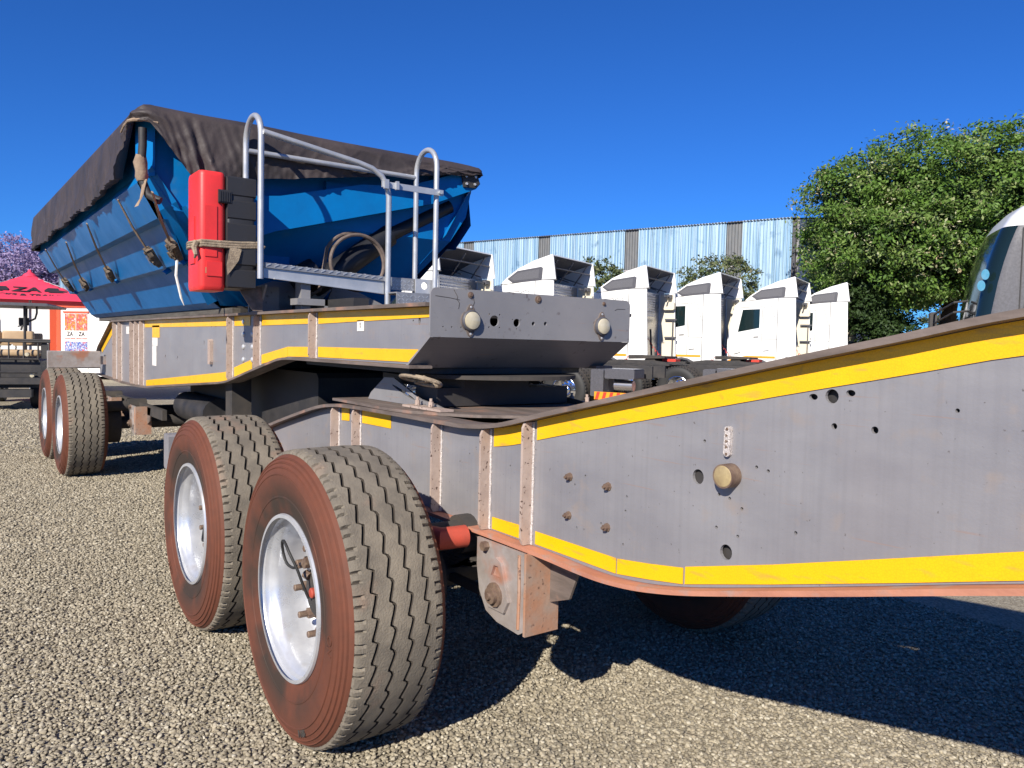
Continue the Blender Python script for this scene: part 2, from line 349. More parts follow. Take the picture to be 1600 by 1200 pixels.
        if parent: attach(o, parent)
        if label: o['label'] = label
        return o
def attach(o, p):
    bpy.context.view_layer.update() if False else None
    o.parent = p
    b = base_of(p)
    o.matrix_parent_inverse = Matrix.Translation(-b) if p.get('_root') else Matrix.Identity(4)
def base_of(p): return Vector(p.location)
def thing(name, label, cat, loc=(0, 0, 0), rz=0, group=None):
    """Empty at the base; children are given in local coordinates when rz/loc are used as a frame."""
    o = bpy.data.objects.new(name, None); C.objects.link(o); o.location = loc; o.rotation_euler = (0, 0, rz)
    o.empty_display_size = .2; o['label'] = label; o['category'] = cat
    if group: o['group'] = group
    return o
def tag(o, label=None, cat=None, group=None, kind=None):
    for k, v in (('label', label), ('category', cat), ('group', group), ('kind', kind)):
        if v: o[k] = v
    return o
def part(mb, name, m, parent, **k): return mb.build(name, m, parent, **k)
def dup(o, parent=None):
    c = o.copy(); C.objects.link(c)
    if parent: c.parent = parent
    for ch in list(o.children):
        dup(ch, c)
    return c
def circle(cx, cz, r, n=16, ry=None):
    ry = ry or r
    return [(cx + r * math.cos(2 * math.pi * k / n), cz + ry * math.sin(2 * math.pi * k / n)) for k in range(n)]
def lerp_poly(pts, x):
    for (a, b) in zip(pts, pts[1:]):
        if a[0] <= x <= b[0]: return a[1] + (b[1] - a[1]) * (x - a[0]) / (b[0] - a[0])
    return pts[0][1] if x < pts[0][0] else pts[-1][1]
def text_part(name, txt, size, m, parent, mtx, extrude=.0015, align='CENTER', bold=0):
    cu = bpy.data.curves.new(name, 'FONT'); cu.body = txt; cu.size = size; cu.extrude = extrude; cu.align_x = align; cu.offset = bold
    t = bpy.data.objects.new(name, cu); C.objects.link(t)
    bpy.context.view_layer.update()
    me = bpy.data.meshes.new_from_object(t.evaluated_get(bpy.context.evaluated_depsgraph_get()))
    C.objects.unlink(t); bpy.data.objects.remove(t)
    me.materials.clear(); me.materials.append(m); me.transform(mtx)
    o = bpy.data.objects.new(name, me); C.objects.link(o)
    if parent: o.parent = parent
    return o
def XZ(x, y, z):      # text lying in the XZ plane, read from -Y
    return Matrix.Translation((x, y, z)) @ Matrix.Rotation(R(90), 4, 'X')

# ------------------------------------------------------------------ ground
gx = MB(); gx.add([(-600, -400, 0), (300, -400, 0), (300, 600, 0), (-600, 600, 0)], [(0, 1, 2, 3)])
g = gx.build('gravel_ground', M['ground'], smooth=0); g['kind'] = 'structure'

def ico(seed, sub=1):
    import bmesh
    r = random.Random(seed); bm = bmesh.new(); bmesh.ops.create_icosphere(bm, subdivisions=sub, radius=1)
    s = Vector((r.uniform(.8, 1.2), r.uniform(.65, 1), r.uniform(.5, .75)))
    for v in bm.verts:
        d = 1 + .45 * noise.noise(v.co * 1.1 + Vector((seed * 7.3, 0, 0)))
        v.co = Vector((v.co.x * s.x, v.co.y * s.y, v.co.z * s.z)) * d
    me = bpy.data.meshes.new('stone'); bm.to_mesh(me); bm.free(); me.materials.append(M['stone'])
    me.shade_smooth(); me.set_sharp_from_angle(angle=R(40)) if sub < 2 else None
    return me
stones = bpy.data.collections.new('stone_kinds')
for i in range(8):
    stones.objects.link(bpy.data.objects.new('stone', ico(i + 3, 2 if i % 2 else 1)))

def scatter(name, poly, dens, smin, smax, seed, zoff, label):
    b = MB(); b.add([(x, y, .0) for x, y in poly], [tuple(range(len(poly)))])
    o = b.build(name, M['ground'], smooth=0)
    ng = bpy.data.node_groups.new(name, 'GeometryNodeTree')
    ng.interface.new_socket('Geometry', in_out='INPUT', socket_type='NodeSocketGeometry')
    ng.interface.new_socket('Geometry', in_out='OUTPUT', socket_type='NodeSocketGeometry')
    N = ng.nodes.new; L = ng.links.new
    gi = N('NodeGroupInput'); go = N('NodeGroupOutput'); d = N('GeometryNodeDistributePointsOnFaces')
    d.inputs['Density'].default_value = dens; d.inputs['Seed'].default_value = seed
    ins = N('GeometryNodeInstanceOnPoints'); ci = N('GeometryNodeCollectionInfo')
    ci.inputs['Collection'].default_value = stones; ci.inputs['Separate Children'].default_value = True; ci.inputs['Reset Children'].default_value = True
    rr = N('FunctionNodeRandomValue'); rr.data_type = 'FLOAT_VECTOR'; rr.inputs[0].default_value = (-.5, -.5, 0); rr.inputs[1].default_value = (.5, .5, 6.28)
    rs = N('FunctionNodeRandomValue'); rs.data_type = 'FLOAT'; rs.inputs[2].default_value = smin; rs.inputs[3].default_value = smax; rs.inputs['Seed'].default_value = 5
    ps = N('GeometryNodeInputPosition'); nz = N('ShaderNodeTexNoise'); nz.inputs['Scale'].default_value = .9; nz.inputs['Detail'].default_value = 3
    mrn = N('ShaderNodeMapRange'); mrn.inputs['From Min'].default_value = .36; mrn.inputs['From Max'].default_value = .56; mrn.inputs['To Min'].default_value = dens * .5; mrn.inputs['To Max'].default_value = dens * 1.08
    L(ps.outputs[0], nz.inputs['Vector']); L(nz.outputs[0], mrn.inputs['Value']); L(mrn.outputs[0], d.inputs['Density'])
    tr = N('GeometryNodeSetPosition'); rz = N('FunctionNodeRandomValue'); rz.data_type = 'FLOAT_VECTOR'
    rz.inputs[0].default_value = (0, 0, zoff * .2); rz.inputs[1].default_value = (0, 0, zoff); rz.inputs['Seed'].default_value = 9
    L(gi.outputs[0], d.inputs['Mesh']); L(d.outputs['Points'], tr.inputs['Geometry']); L(rz.outputs[0], tr.inputs['Offset'])
    L(tr.outputs[0], ins.inputs['Points']); L(ci.outputs[0], ins.inputs['Instance']); ins.inputs['Pick Instance'].default_value = True
    L(rr.outputs[0], ins.inputs['Rotation']); L(rs.outputs[1], ins.inputs['Scale']); L(ins.outputs[0], go.inputs[0])
    md = o.modifiers.new('scatter', 'NODES'); md.node_group = ng
    o['kind'] = 'stuff'; o['label'] = label; o['category'] = 'gravel'
    return o
scatter('gravel', [(2.6, 3.6), (2.2, -1.1), (-1.4, -1.6), (-3.2, -1.3), (-3.2, 2.6), (-1, 3.6)], 6200, .0045, .0108, 1, .008, 'loose beige and grey gravel around the two near wheels')
scatter('gravel', [(-3.2, 2.6), (-3.2, -1.3), (-8.5, -1.6), (-8.5, 4.2), (-3.2, 4.2)], 3000, .0065, .0135, 2, .006, 'loose gravel further back beside the rear trailer wheels')
scatter('gravel', [(-8.5, 4.2), (-8.5, -1.6), (-15, -1.6), (-15, 5)], 900, .011, .02, 3, .006, 'coarse looking gravel in front of the golf cart')

# ------------------------------------------------------------------ wheels (outer face toward -Y, axle along Y, centre at the origin)
def make_wheel(full=True):
    TR = .536
    rim = MB()
    rim.lathe([(.288, .003), (.301, .004), (.304, .012), (.300, .022), (.291, .028), (.287, .040), (.283, .046), (.270, .055), (.262, .075), (.260, .12), (.256, .17), (.245, .195), (.225, .210), (.20, .206), (.19, .198), (.175, .190), (.14, .188), (.10, .188)], 96)
    rim.lathe([(.10, .222), (.24, .25), (.262, .22), (.29, .33), (.304, .36), (.304, .37)], 48)
    w_ = rim.build('wheel', M['rim'], smooth=35, fixn=False)
    # tyre carcass with sidewalls
    t = MB().use(M['sidewall'])
    side = [(.300, .026), (.303, .016), (.312, .010), (.325, .007), (.345, .003), (.36, .0005), (.362, -.002), (.367, -.002), (.369, 0), (.395, -.006), (.42, -.009), (.445, -.008), (.447, -.010), (.450, -.010), (.452, -.006), (.470, -.001), (.472, -.003), (.475, -.003), (.477, .002), (.487, .006), (.489, .004), (.492, .004), (.494, .010), (.502, .015), (.504, .013), (.507, .013), (.509, .020), (.515, .026), (.519, .033)]
    t.lathe(side, 120)
    t.lathe([(r, .385 - y) for r, y in reversed(side)], 60)
    # tread with four zigzag grooves
    NP = 44; phases = [0, .34, .41, .78, .86]; offs = [-.0085, -.001, .001, .0085, 0.0]
    gw = .0058; gy = [.098, .162, .226, .288]
    amp = [1, -1, 1, -1]; shift = [0, .5, .22, .7]
    def prof(ph, st):
        pts = [(.519, .033, 0), (.528 - (.011 if st in (2,) else 0), .036, 0), (.533 - (.012 if st in (2,) else 0), .045, 0), (.535 - (.010 if st == 2 else 0), .058, 0), (.5355, .066, 0)]
        for i, y in enumerate(gy):
            o = lerp_poly([(0, offs[0]), (.34, offs[1]), (.41, offs[2]), (.80, offs[3]), (.86, offs[3] * -.2), (.90, offs[0]), (1, offs[0])], (ph + shift[i]) % 1)
            y2 = y + o; crown = .5375 - .12 * (y2 - .1925) ** 2
            pts += [(crown, y2 - gw, 0), (crown - .015, y2 - gw * .55, 1), (crown - .015, y2 + gw * .55, 1), (crown, y2 + gw, 1)]
            if i < 3: pts += [(crown + .0008, (y + gy[i + 1]) / 2, 0)]
        pts += [(.5355, .319, 0), (.535 - (.010 if st == 2 else 0), .327, 0), (.533 - (.012 if st in (2,) else 0), .340, 0), (.528 - (.011 if st in (2,) else 0), .349, 0), (.519, .352, 0)]
        return pts
    vs = []; K = None; sts = [0, .10, .20, .34, .36, .42, .5, .6, .70, .80, .86, .9]
    stid = {.36: 2, .42: 2, .86: 2, .80: 2}
    for p in range(NP):
        for s_ in sts:
            a = 2 * math.pi * (p + s_) / NP; pr = prof(s_, stid.get(s_, 0)); K = len(pr)
            for r, y, _ in pr: vs.append((r * math.cos(a), y, r * math.sin(a)))
    ns = NP * len(sts); o0 = len(t.v); t.v += vs
    pr = prof(0, 0)
    t.use(M['tread']); t.use(M['groove']); gi = t.mats.index(M['groove']); ti = t.mats.index(M['tread'])
    for i in range(ns):
        j = (i + 1) % ns; st = sts[i % len(sts)]; st2 = sts[(i + 1) % len(sts)]
        for k in range(K - 1):
            t.f.append((o0 + i * K + k, o0 + i * K + k + 1, o0 + j * K + k + 1, o0 + j * K + k))
            grooved = pr[k + 1][2] == 1
            notch = (st in stid and st2 in stid) and (k in (1, 2) or k in (K - 4, K - 3))
            t.m.append(gi if (grooved or notch) else ti)
    ty = t.build('tyre', parent=w_, smooth=28, fixn=False)
    # lettering moulded on the sidewall
    text_part('sidewall_lettering', '118', .045, M['dark'], w_, Matrix.Rotation(R(-24), 4, 'Y') @ XZ(0, -.0065, -.475), .002)
    text_part('sidewall_lettering', 'ON', .045, M['sidewall'], w_, Matrix.Rotation(R(95), 4, 'Y') @ XZ(0, -.0085, .41), .0025)
    h = MB().use(M['bolt']); h.lathe([(.0005, .183), (.135, .183), (.138, .173), (.125, .162), (.105, .158), (.10, .13)], 40)
    h.use(M['dark']); h.lathe([(.100, .14), (.098, .126), (.085, .116), (.05, .112), (.0005, .111)], 40)
    h.build('hub', parent=w_, smooth=40, fixn=False)
    c_ = MB(); c_.lathe([(.0005, .096), (.014, .097), (.019, .101), (.019, .114)], 20); c_.build('hub_plug', M['reddrum'], w_, fixn=False)
    import bmesh
    nut = MB(); nut.lathe([(.0005, .100), (.011, .100), (.0125, .102), (.0125, .18)], 12); nut.lathe([(.0005, .135), (.020, .135), (.021, .139), (.021, .165), (.028, .167), (.028, .189)], 6)
    nm = None
    for k in range(10):
        a = 2 * math.pi * k / 10 + .15
        if nm is None:
            o = nut.build('wheel_nut', M['bolt'], w_, smooth=20, fixn=False); nm = o
        else:
            o = nm.copy(); C.objects.link(o)
        o.location = (.1675 * math.cos(a), 0, .1675 * math.sin(a))
    hs_ = MB(); pth = []
    for q in [(-.01, .095, -.02), (-.012, .075, .03), (-.02, .055, .09), (-.05, .035, .15), (-.10, .035, .180), (-.15, .045, .165), (-.165, .055, .12), (-.14, .06, .085), (-.10, .07, .075), (-.07, .08, .09), (-.04, .10, .10)]: pth.append(Vector(q))
    sm = []
    for i in range(len(pth) - 1):
        p0 = pth[max(i - 1, 0)]; p1 = pth[i]; p2 = pth[i + 1]; p3 = pth[min(i + 2, len(pth) - 1)]
        for u in range(5):
            t_ = u / 5; sm.append(.5 * ((2 * p1) + (-p0 + p2) * t_ + (2 * p0 - 5 * p1 + 4 * p2 - p3) * t_ ** 2 + (-p0 + 3 * p1 - 3 * p2 + p3) * t_ ** 3))
    hs_.tube(sm, .0055, 8); hs_.build('air_hose', M['rubber'], w_)
    vb = MB(); vb.tube([(-.08, .08, .083), (-.05, .095, .10), (-.02, .10, .12)], [.009, .014, .016], 8); vb.tube([(-.035, .085, .105), (-.035, .15, .105)], .02, 8); vb.tube([(-.06, .1, .06), (-.04, .11, .05)], .016, 8)
    vb.build('valve', M['bolt'], w_)
    return w_
wheel0 = make_wheel()
wheel_used = [False]
def place_wheel(parent, x, far, spin):
    if not wheel_used[0]: o = wheel0; wheel_used[0] = True
    else: o = dup(wheel0)
    o.parent = parent
    o.location = (x, 2.46 if far else 0.0, .527)
    o.rotation_euler = (0, R(spin), math.pi if far else 0)
    return o

# ------------------------------------------------------------------ shared trailer pieces
def hanger(parent, x0, near=True):
    """fabricated spring hanger bracket under the rail, x0 = wheel centre"""
    s = 1 if near else -1
    Y = (lambda y: y) if near else (lambda y: 2.46 - y)
    b = MB().use(M['hangersteel'])
    M.setdefault('rusty', mat('orange_dusty_steel', (.34, .17, .10), .75, 0, col2=(.30, .22, .17), nscale=9, bump=.15, col3=(.12, .07, .05), scale3=50, thr3=(.62, .70)))
    prof = [(x0 + .335, .745), (x0 + .335, .64), (x0 + .355, .55), (x0 + .40, .485), (x0 + .47, .462), (x0 + .60, .455), (x0 + .625, .47), (x0 + .625, .745)]
    b.prism(prof, Y(.612), Y(.622)); b.use(M['rusty']); b.box(x0 + .6255, x0 + .637, min(Y(.612), Y(.76)), max(Y(.612), Y(.76)), .457, .745); b.tube([(x0 + .60, Y(.611), .735), (x0 + .605, Y(.609), .60), (x0 + .60, Y(.611), .475)], .007, 6); b.use(M['hangersteel'])
    b.prism(prof, Y(.75), Y(.76))
    o = b.build('spring_hanger', None, parent, smooth=0)
    d = MB(); cx, cz = x0 + .475, .585
    tri = [(cx + .0, cz + .115), (cx + .03, cz + .10), (cx + .075, cz - .03), (cx + .05, cz - .075), (cx - .05, cz - .075), (cx - .07, cz - .03), (cx - .03, cz + .10)]
    d.prism(tri, Y(.599), Y(.612), [[(cx - .012, cz + .085), (cx + .012, cz + .085), (cx + .030, cz + .045), (cx - .030, cz + .045)]]); d.build('wear_plate', M['hangersteel'], o, smooth=0)
    e = MB(); e.lathe([(.0005, Y(.562)), (.013, Y(.562)), (.015, Y(.572)), (.030, Y(.573)), (.031, Y(.588)), (.044, Y(.589)), (.045, Y(.599))], 12, (cx, 0, cz - .02))
    e.build('pivot_bolt', M['bolt'], o)
    q = MB(); q.cyl((x0 + .40, 0, .725), .018, Y(.59), Y(.62), n=6); q.build('bolt', M['bolt'], o)
    r_ = MB(); r_.prism([(x0 + .63, .74), (x0 + .80, .74), (x0 + .74, .60), (x0 + .63, .56)], Y(.72), Y(.73)); r_.build('gusset', M['flange'], o, smooth=0)
    return o
def running_gear(parent, x):
    a = MB(); a.tube([(x, .2, .527), (x, 2.26, .527)], .068, 20); part(a, 'axle', M['dark'], parent)
    for far in (0, 1):
        Y = (lambda y: y) if not far else (lambda y: 2.46 - y)
        b = MB(); b.lathe([(.05, Y(.385)), (.205, Y(.385)), (.21, Y(.40)), (.21, Y(.56)), (.05, Y(.57))], 36, (x, 0, .527)); part(b, 'brake_drum', M['dark'], parent)
        sp = MB()
        for k in range(5):
            e = .62 - .1 * k
            pts = [(x - e, .625 + .0 + k * .016 + .03 * 0)] if 0 else [(x + e * u, .535 + .075 * (u * u) - k * .0 + .09 - k * .017) for u in (-1, -.6, -.3, 0, .3, .6, 1)]
            sp.strip(pts, min(Y(.65), Y(.74)), max(Y(.65), Y(.74)), .014)
        part(sp, 'leaf_spring', M['dark'], parent)
        c = MB(); c.tube([(x + .18, Y(.42), .78 - .06), (x + .18, Y(.62), .78 - .06)], .055, 18); c.tube([(x + .18, Y(.62), .72), (x + .18, Y(.8), .72)], .075, 18); part(c, 'brake_chamber', M['dark'], parent)
def beam_pair(parent, outline, top, bot, xs, holes, botmat, flat_end=True):
    """both chassis rails: web (with holes) and the two flanges, near and far"""
    for far in (0, 1):
        Y = (lambda y: y) if not far else (lambda y: 2.46 - y)
        b = MB(); b.prism(outline, Y(.68), Y(.69), holes if not far else holes[:0]); web = part(b, 'chassis_rail', M['web'], parent, smooth=0)
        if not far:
            b = MB(); b.prism([(x, z) for x, z in outline], .700, .704); part(b, 'hole_shade_plate', M['black'], parent, smooth=0)  # black sheet added behind the web so its holes look dark
        f = MB(); f.strip(top, min(Y(.63), Y(.745)), max(Y(.63), Y(.745)), .016); part(f, 'top_flange', M['flange'], web)
        f = MB(); f.strip(bot, min(Y(.63), Y(.745)), max(Y(.63), Y(.745)), .014); part(f, 'bottom_flange', botmat, web)
    return
def densify(pts, n=6):
    P = [Vector(p) for p in pts]; out = []
    for i in range(len(P) - 1):
        p0 = P[max(i - 1, 0)]; p1 = P[i]; p2 = P[i + 1]; p3 = P[min(i + 2, len(P) - 1)]
        for u in range(n):
            t = u / n; out.append(tuple(.5 * ((2 * p1) + (-p0 + p2) * t + (2 * p0 - 5 * p1 + 4 * p2 - p3) * t ** 2 + (-p0 + 3 * p1 - 3 * p2 + p3) * t ** 3)))
    out.append(tuple(P[-1])); return out
def stripe(parent, top, bot, y=.6765):
    """yellow tape on the web, top/bottom polylines with the same number of points"""
    b = MB(); b.prism(top + bot[::-1], y, y + .0022); return part(b, 'yellow_stripe', M['yellow'], parent, smooth=0)
def stiffener(parent, x, zt, zb, rear=False):
    for far in (0, 1):
        Y = (lambda y: y) if not far else (lambda y: 2.46 - y)
        b = MB(); b.prism([(min(Y(.636), Y(.679)), zb), (max(Y(.636), Y(.679)), zb), (max(Y(.636), Y(.679)), zt), (min(Y(.636), Y(.679)), zt)] if 0 else
                          ([(.679, zb), (.642, zb), (.632, zb + .02), (.632, zt - .02), (.642, zt), (.679, zt)] if not far else [(1.781, zb), (1.828, zb), (1.828, zt), (1.781, zt)]), x - .006, x + .006, axis='x')
        s_ = part(b, 'stiffener', M['stiff'], parent, smooth=0)
        if not far:
            wv = MB(); pts = [(x + .009 + .0012 * random.uniform(-1, 1), .6765 + .001 * random.uniform(-1, 1), zb + (zt - zb) * k / 40) for k in range(41)]
            wv.tube(pts, [.0048 + .0014 * random.random() for _ in pts], 6); part(wv, 'weld_seam', M['weld'], s_)

# ================================================================== FRONT TRAILER (chassis without its bin)
ft = thing('trailer_chassis', 'bare grey trailer chassis in front, rising to the right, with two big red-dusted wheels', 'trailer')
top = densify([(-2.45, .845), (-2.2, .885), (-1.99, .945), (-1.57, 1.044), (-1.25, 1.112), (-1.04, 1.138), (-.8, 1.147), (-.4, 1.150), (.0, 1.1505), (.20, 1.153), (.42, 1.178), (.69, 1.241), (1.13, 1.341), (1.56, 1.438), (1.87, 1.504), (2.11, 1.555), (2.6, 1.63), (3.2, 1.68), (4.4, 1.70), (6.8, 1.70)])
bot = densify([(-2.45, .775), (-2.0, .765), (-1, .762), (0, .762), (.64, .758), (.85, .752), (.98, .752), (1.10, .762), (1.20, .778), (1.32, .804), (1.49, .849), (1.75, .921), (2.137, 1.03), (2.6, 1.15), (3.2, 1.25), (4.4, 1.28), (6.8, 1.28)])
def in_between(x0, x1, line, dz): return [(x, z + dz) for x, z in line if x0 < x < x1]
outline = [(-2.44, .78)] + [(x, z + .001) for x, z in bot[1:-1]] + [(6.79, 1.285), (6.79, 1.68)] + [(x, z - .017) for x, z in top[::-1][1:-1]] + [(-2.44, .825)]
H = [circle(1.70, 1.3605, .017), circle(1.652, 1.356, .0115, ry=.0075), circle(1.746, 1.371, .0115, ry=.0075), circle(1.709, 1.291, .0075), circle(1.807, 1.292, .0085),
     circle(1.312, 1.112, .0195, ry=.021), circle(1.415, .925, .0195, ry=.021)]
for hx, hz in [(1.33, 1.213), (1.50, 1.165), (1.535, 1.160), (.85, 1.045), (.80, 1.008), (1.04, 1.01), (1.036, .965), (.93, .905), (1.03, .80 + .06), (.815, .868), (1.38, .985), (1.45, .975), (1.46, 1.05), (1.62, 1.02), (1.60, .93), (1.98, 1.35), (1.385, 1.075), (1.42, 1.07), (.44, 1.02), (.17, 1.03), (.10, .99), (-.55, 1.03), (-1.5, .93)]:
    H.append(circle(hx, hz, .0042 if hx < 1.3 else .0048, 8))
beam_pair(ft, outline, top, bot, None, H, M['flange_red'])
for x, zt, zb in [(-1.066, 1.116, .764), (-.812, 1.129, .764), (-.047, 1.133, .764), (.312, 1.143, .763), (.571, 1.194, .761)]:
    stiffener(ft, x, zt, zb)
zt = lambda x, d=.018: lerp_poly(top, x) - d
def seg(x0, x1, line, dz, n=8): return [(x0 + (x1 - x0) * k / n, lerp_poly(line, x0 + (x1 - x0) * k / n) + dz) for k in range(n + 1)]
W_ = .080
for x0, x1 in [(-1.03, -.94), (-.79, -.49), (.337, .545), (.597, 4.2)]:
    n = 30 if x1 > 3 else 4
    stripe(ft, seg(x0, x1, top, -.0175, n), [(x, lerp_poly(top, x) - .086) for x in [x0 + (x1 - x0) * k / n for k in range(n + 1)]])
stripe(ft, [(.336, .812), (.50, .815), (.508, .812)], [(.336, .767), (.50, .767), (.508, .767)])
stripe(ft, [(.600, .812), (1.004, .812)], [(.600, .767), (1.004, .764)])
stripe(ft, [(1.010, .812), (1.14, .828), (1.272, .848)], [(1.010, .7645), (1.14, .781), (1.272, .8015)])
stripe(ft, [(1.280, .853), (1.56, .9275), (1.88, 1.02), (2.12, 1.09), (2.6, 1.215), (3.2, 1.318), (4.2, 1.34)], [(1.280, .8035), (1.56, .877), (1.88, .965), (2.12, 1.033), (2.6, 1.158), (3.2, 1.258), (4.2, 1.28)])
stripe(ft, [(-2.06, .836), (-1.91, .830)], [(-2.06, .790), (-1.905, .770)])
for bx, bz in [(.775, 1.031), (.959, 1.028), (.774, .902), (.959, .899)]:
    b = MB(); b.lathe([(.0005, .655), (.005, .655), (.005, .664), (.0105, .664), (.0105, .6755), (.014, .6757), (.014, .6798)], 8, (bx, 0, bz)); part(b, 'bolt', M['bolt'], ft, smooth=20)
b = MB(); b.cyl((1.424, 0, 1.133), .032, .642, .6795, n=32); o_ = part(b, 'side_marker', M['bolt'], ft)
b = MB(); b.lathe([(.0005, .6385), (.020, .639), (.0270, .6405), (.0285, .6425)], 32, (1.424, 0, 1.133)); part(b, 'marker_lens', M['brass'], o_)
b = MB(); ob = [(1.413 + .0105 * math.cos(a), 1.222 + .030 * (1 if math.sin(a) >= 0 else -1) + .0105 * math.sin(a)) for a in [2 * math.pi * k / 16 + .01 for k in range(16)]]
b.prism(ob, .668, .6795); o_ = part(b, 'marker_lamp', M['weld'], ft, smooth=20)
b = MB()
for k in range(3): b.prism([(1.409, 1.203 + k * .015), (1.417, 1.2075 + k * .015), (1.409, 1.212 + k * .015)], .6665, .668)
for dz in (-.033, .033): b.cyl((1.413, 0, 1.222 + dz), .004, .666, .668, n=8)
part(b, 'lamp_detail', M['bolt'], o_, smooth=0)
for x in (-2.35, -1.2, -.3, .5, 1.3, 2.2, 3.0, 3.9, 5.2, 6.6):
    zb = lerp_poly(bot, x); z1 = lerp_poly(top, x)
    b = MB(); b.box(x - .04, x + .04, .692, 1.768, zb + .03, z1 - .06); part(b, 'cross_member', M['black'], ft, smooth=0)
# cover plate under the fifth wheel, across the rails
b = MB(); b.prism([(-1.10, .655), (-.42, .635), (-.28, .66), (-.02, .80), (.12, 1.0), (.12, 1.46), (-.02, 1.66), (-.28, 1.80), (-.42, 1.82), (-1.10, 1.80)], 1.1515, 1.164, axis='z'); part(b, 'mounting_plate', M['flange'], ft, smooth=0)
for far in (0, 1):
    Y = (lambda y: y) if not far else (lambda y: 2.46 - y)
    b = MB(); hole = [( -.60 + .10 * math.cos(a) - .06 * math.sin(a), 1.222 + .022 * math.sin(a) - .022 * math.cos(a)) for a in [2 * math.pi * k / 20 for k in range(20)]]
    b.prism([(-.98, 1.166), (-.95, 1.20), (-.80, 1.285), (-.70, 1.287), (-.44, 1.20), (-.30, 1.185), (-.20, 1.166)], Y(.80), Y(.812), [hole]); p_ = part(b, 'fifth_wheel_bracket', M['dark'] if far else M['plate'], ft, smooth=0)
    b = MB(); b.box(-.48, -.14, min(Y(.73), Y(.797)), max(Y(.73), Y(.797)), 1.166, 1.176); part(b, 'foot_plate', M['stiff'], p_, smooth=0)
    for bx in (-.40, -.28):
        b = MB(); b.lathe([(.012, 1.177), (.012, 1.20), (.007, 1.20), (.007, 1.215), (.0005, 1.215)], 8, (bx, Y(.765), 0), 'z'); part(b, 'bolt', M['stiff'], p_, smooth=20)
b = MB(); b.prism([(-1.15, 1.1), (-1.05, .92), (-.75, .86), (-.50, .86), (-.34, .98), (-.34, 1.36), (-.50, 1.48), (-.75, 1.52), (-1.05, 1.48), (-1.15, 1.36)], 1.255, 1.30, axis='z')
b.box(-.55, -.35, .84, 1.62, 1.17, 1.255)
part(b, 'fifth_wheel', M['black'], ft, smooth=0)
for x in (0, -1.36):
    running_gear(ft, x); hanger(ft, x); hanger(ft, x, False)
b = MB(); b.tube([(.16, .46, .735), (.26, .50, .735), (.27, .60, .735)], .042, 20); part(b, 'brake_cylinder', M['reddrum'], ft)
b = MB(); b.box(-.95, .3, .66, .69, .50, .53); part(b, 'torque_rod', M['dark'], ft, smooth=0)
place_wheel(ft, 0, False, 0); place_wheel(ft, -1.36, False, 130); place_wheel(ft, 0, True, 40); place_wheel(ft, -1.36, True, 250)
b = MB(); b.box(-2.34, -2.22, .105, 2.36, .665, .876, .012); tb = part(b, 'tail_light_beam', M['web'], ft, smooth=0)

# ================================================================== REAR TRAILER
rt = thing('tipper_trailer', 'side tipper trailer behind, its grey chassis carrying a blue bin under a black cover', 'trailer')
rtop = [(-8.45, 1.24), (-8.40, 1.262), (-8.30, 1.32), (-7.50, 1.60), (-7.42, 1.622), (-7.32, 1.632), (-.112, 1.632)]
rbot = densify([(-8.45, .975), (-7.6, .962), (-6.9, .950), (-6.2, .955), (-5.72, .962), (-5.5, .972)], 3)[:-1] + [(-5.5, .972), (-3.10, 1.142), (-2.95, 1.156)] + densify([(-2.85, 1.168), (-2.45, 1.243), (-1.95, 1.333), (-1.80, 1.354), (-1.65, 1.360)], 4) + [(-.24, 1.364)]
ro = [(x, z + .001) for x, z in rbot] + [(-.30, 1.365), (-.108, 1.50), (-.108, 1.615)] + [(x, z - .017) for x, z in rtop[::-1][1:]]
RH = [circle(-.30, 1.557, .006, 8), circle(-.245, 1.557, .010, 10, ry=.018), circle(-3.30, 1.56, .012, 8, ry=.022), circle(-3.42, 1.56, .012, 8, ry=.022), circle(-3.62, 1.42, .010, 8, ry=.02), circle(-6.02, 1.50, .016, 10), circle(-4.9, 1.28, .014, 8), circle(-4.45, 1.28, .014, 8)]
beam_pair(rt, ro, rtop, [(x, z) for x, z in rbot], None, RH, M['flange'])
for x, z0 in [(-7.28, .96), (-6.95, .958), (-6.29, .962), (-6.05, .966), (-5.80, .968), (-2.874, 1.172), (-2.302, 1.275), (-1.379, 1.364)]:
    stiffener(rt, x, 1.614, lerp_poly(rbot, x) + .002)
for x0, x1 in [(-5.76, -2.90), (-2.84, -2.50), (-2.27, -1.40), (-1.35, -.112)]:
    stripe(rt, [(x0, 1.6145), (x1, 1.6145)], [(x0, 1.548 + .004 * (x0 > -2)), (x1, 1.548 + .018 * (x1 > -1) + .006 * (x1 > -2))])
stripe(rt, [(-5.70, 1.022), (-3.10, 1.212), (-2.90, 1.236)], [(-5.70, .966), (-3.10, 1.145), (-2.90, 1.165)])
stripe(rt, [(-2.845, 1.256), (-2.46, 1.325)], [(-2.845, 1.208 - .02), (-2.46, 1.262)])
stripe(rt, [(-2.27, 1.360), (-1.815, 1.418)], [(-2.27, 1.302), (-1.815, 1.360)])
stripe(rt, [(-1.81, 1.419), (-1.40, 1.425)], [(-1.81, 1.361), (-1.40, 1.369)])
stripe(rt, [(-1.35, 1.426), (-.214, 1.433)], [(-1.35, 1.370), (-.30, 1.376)])
stripe(rt, [(-8.32, 1.29), (-7.50, 1.575), (-7.36, 1.60)], [(-8.25, 1.24), (-7.46, 1.50), (-7.36, 1.52)])
stripe(rt, [(-7.22, 1.01), (-7.02, 1.01)], [(-7.22, .965), (-7.02, .965)])
stripe(rt, [(-6.24, 1.02), (-6.10, 1.02)], [(-6.24, .965), (-6.10, .965)])
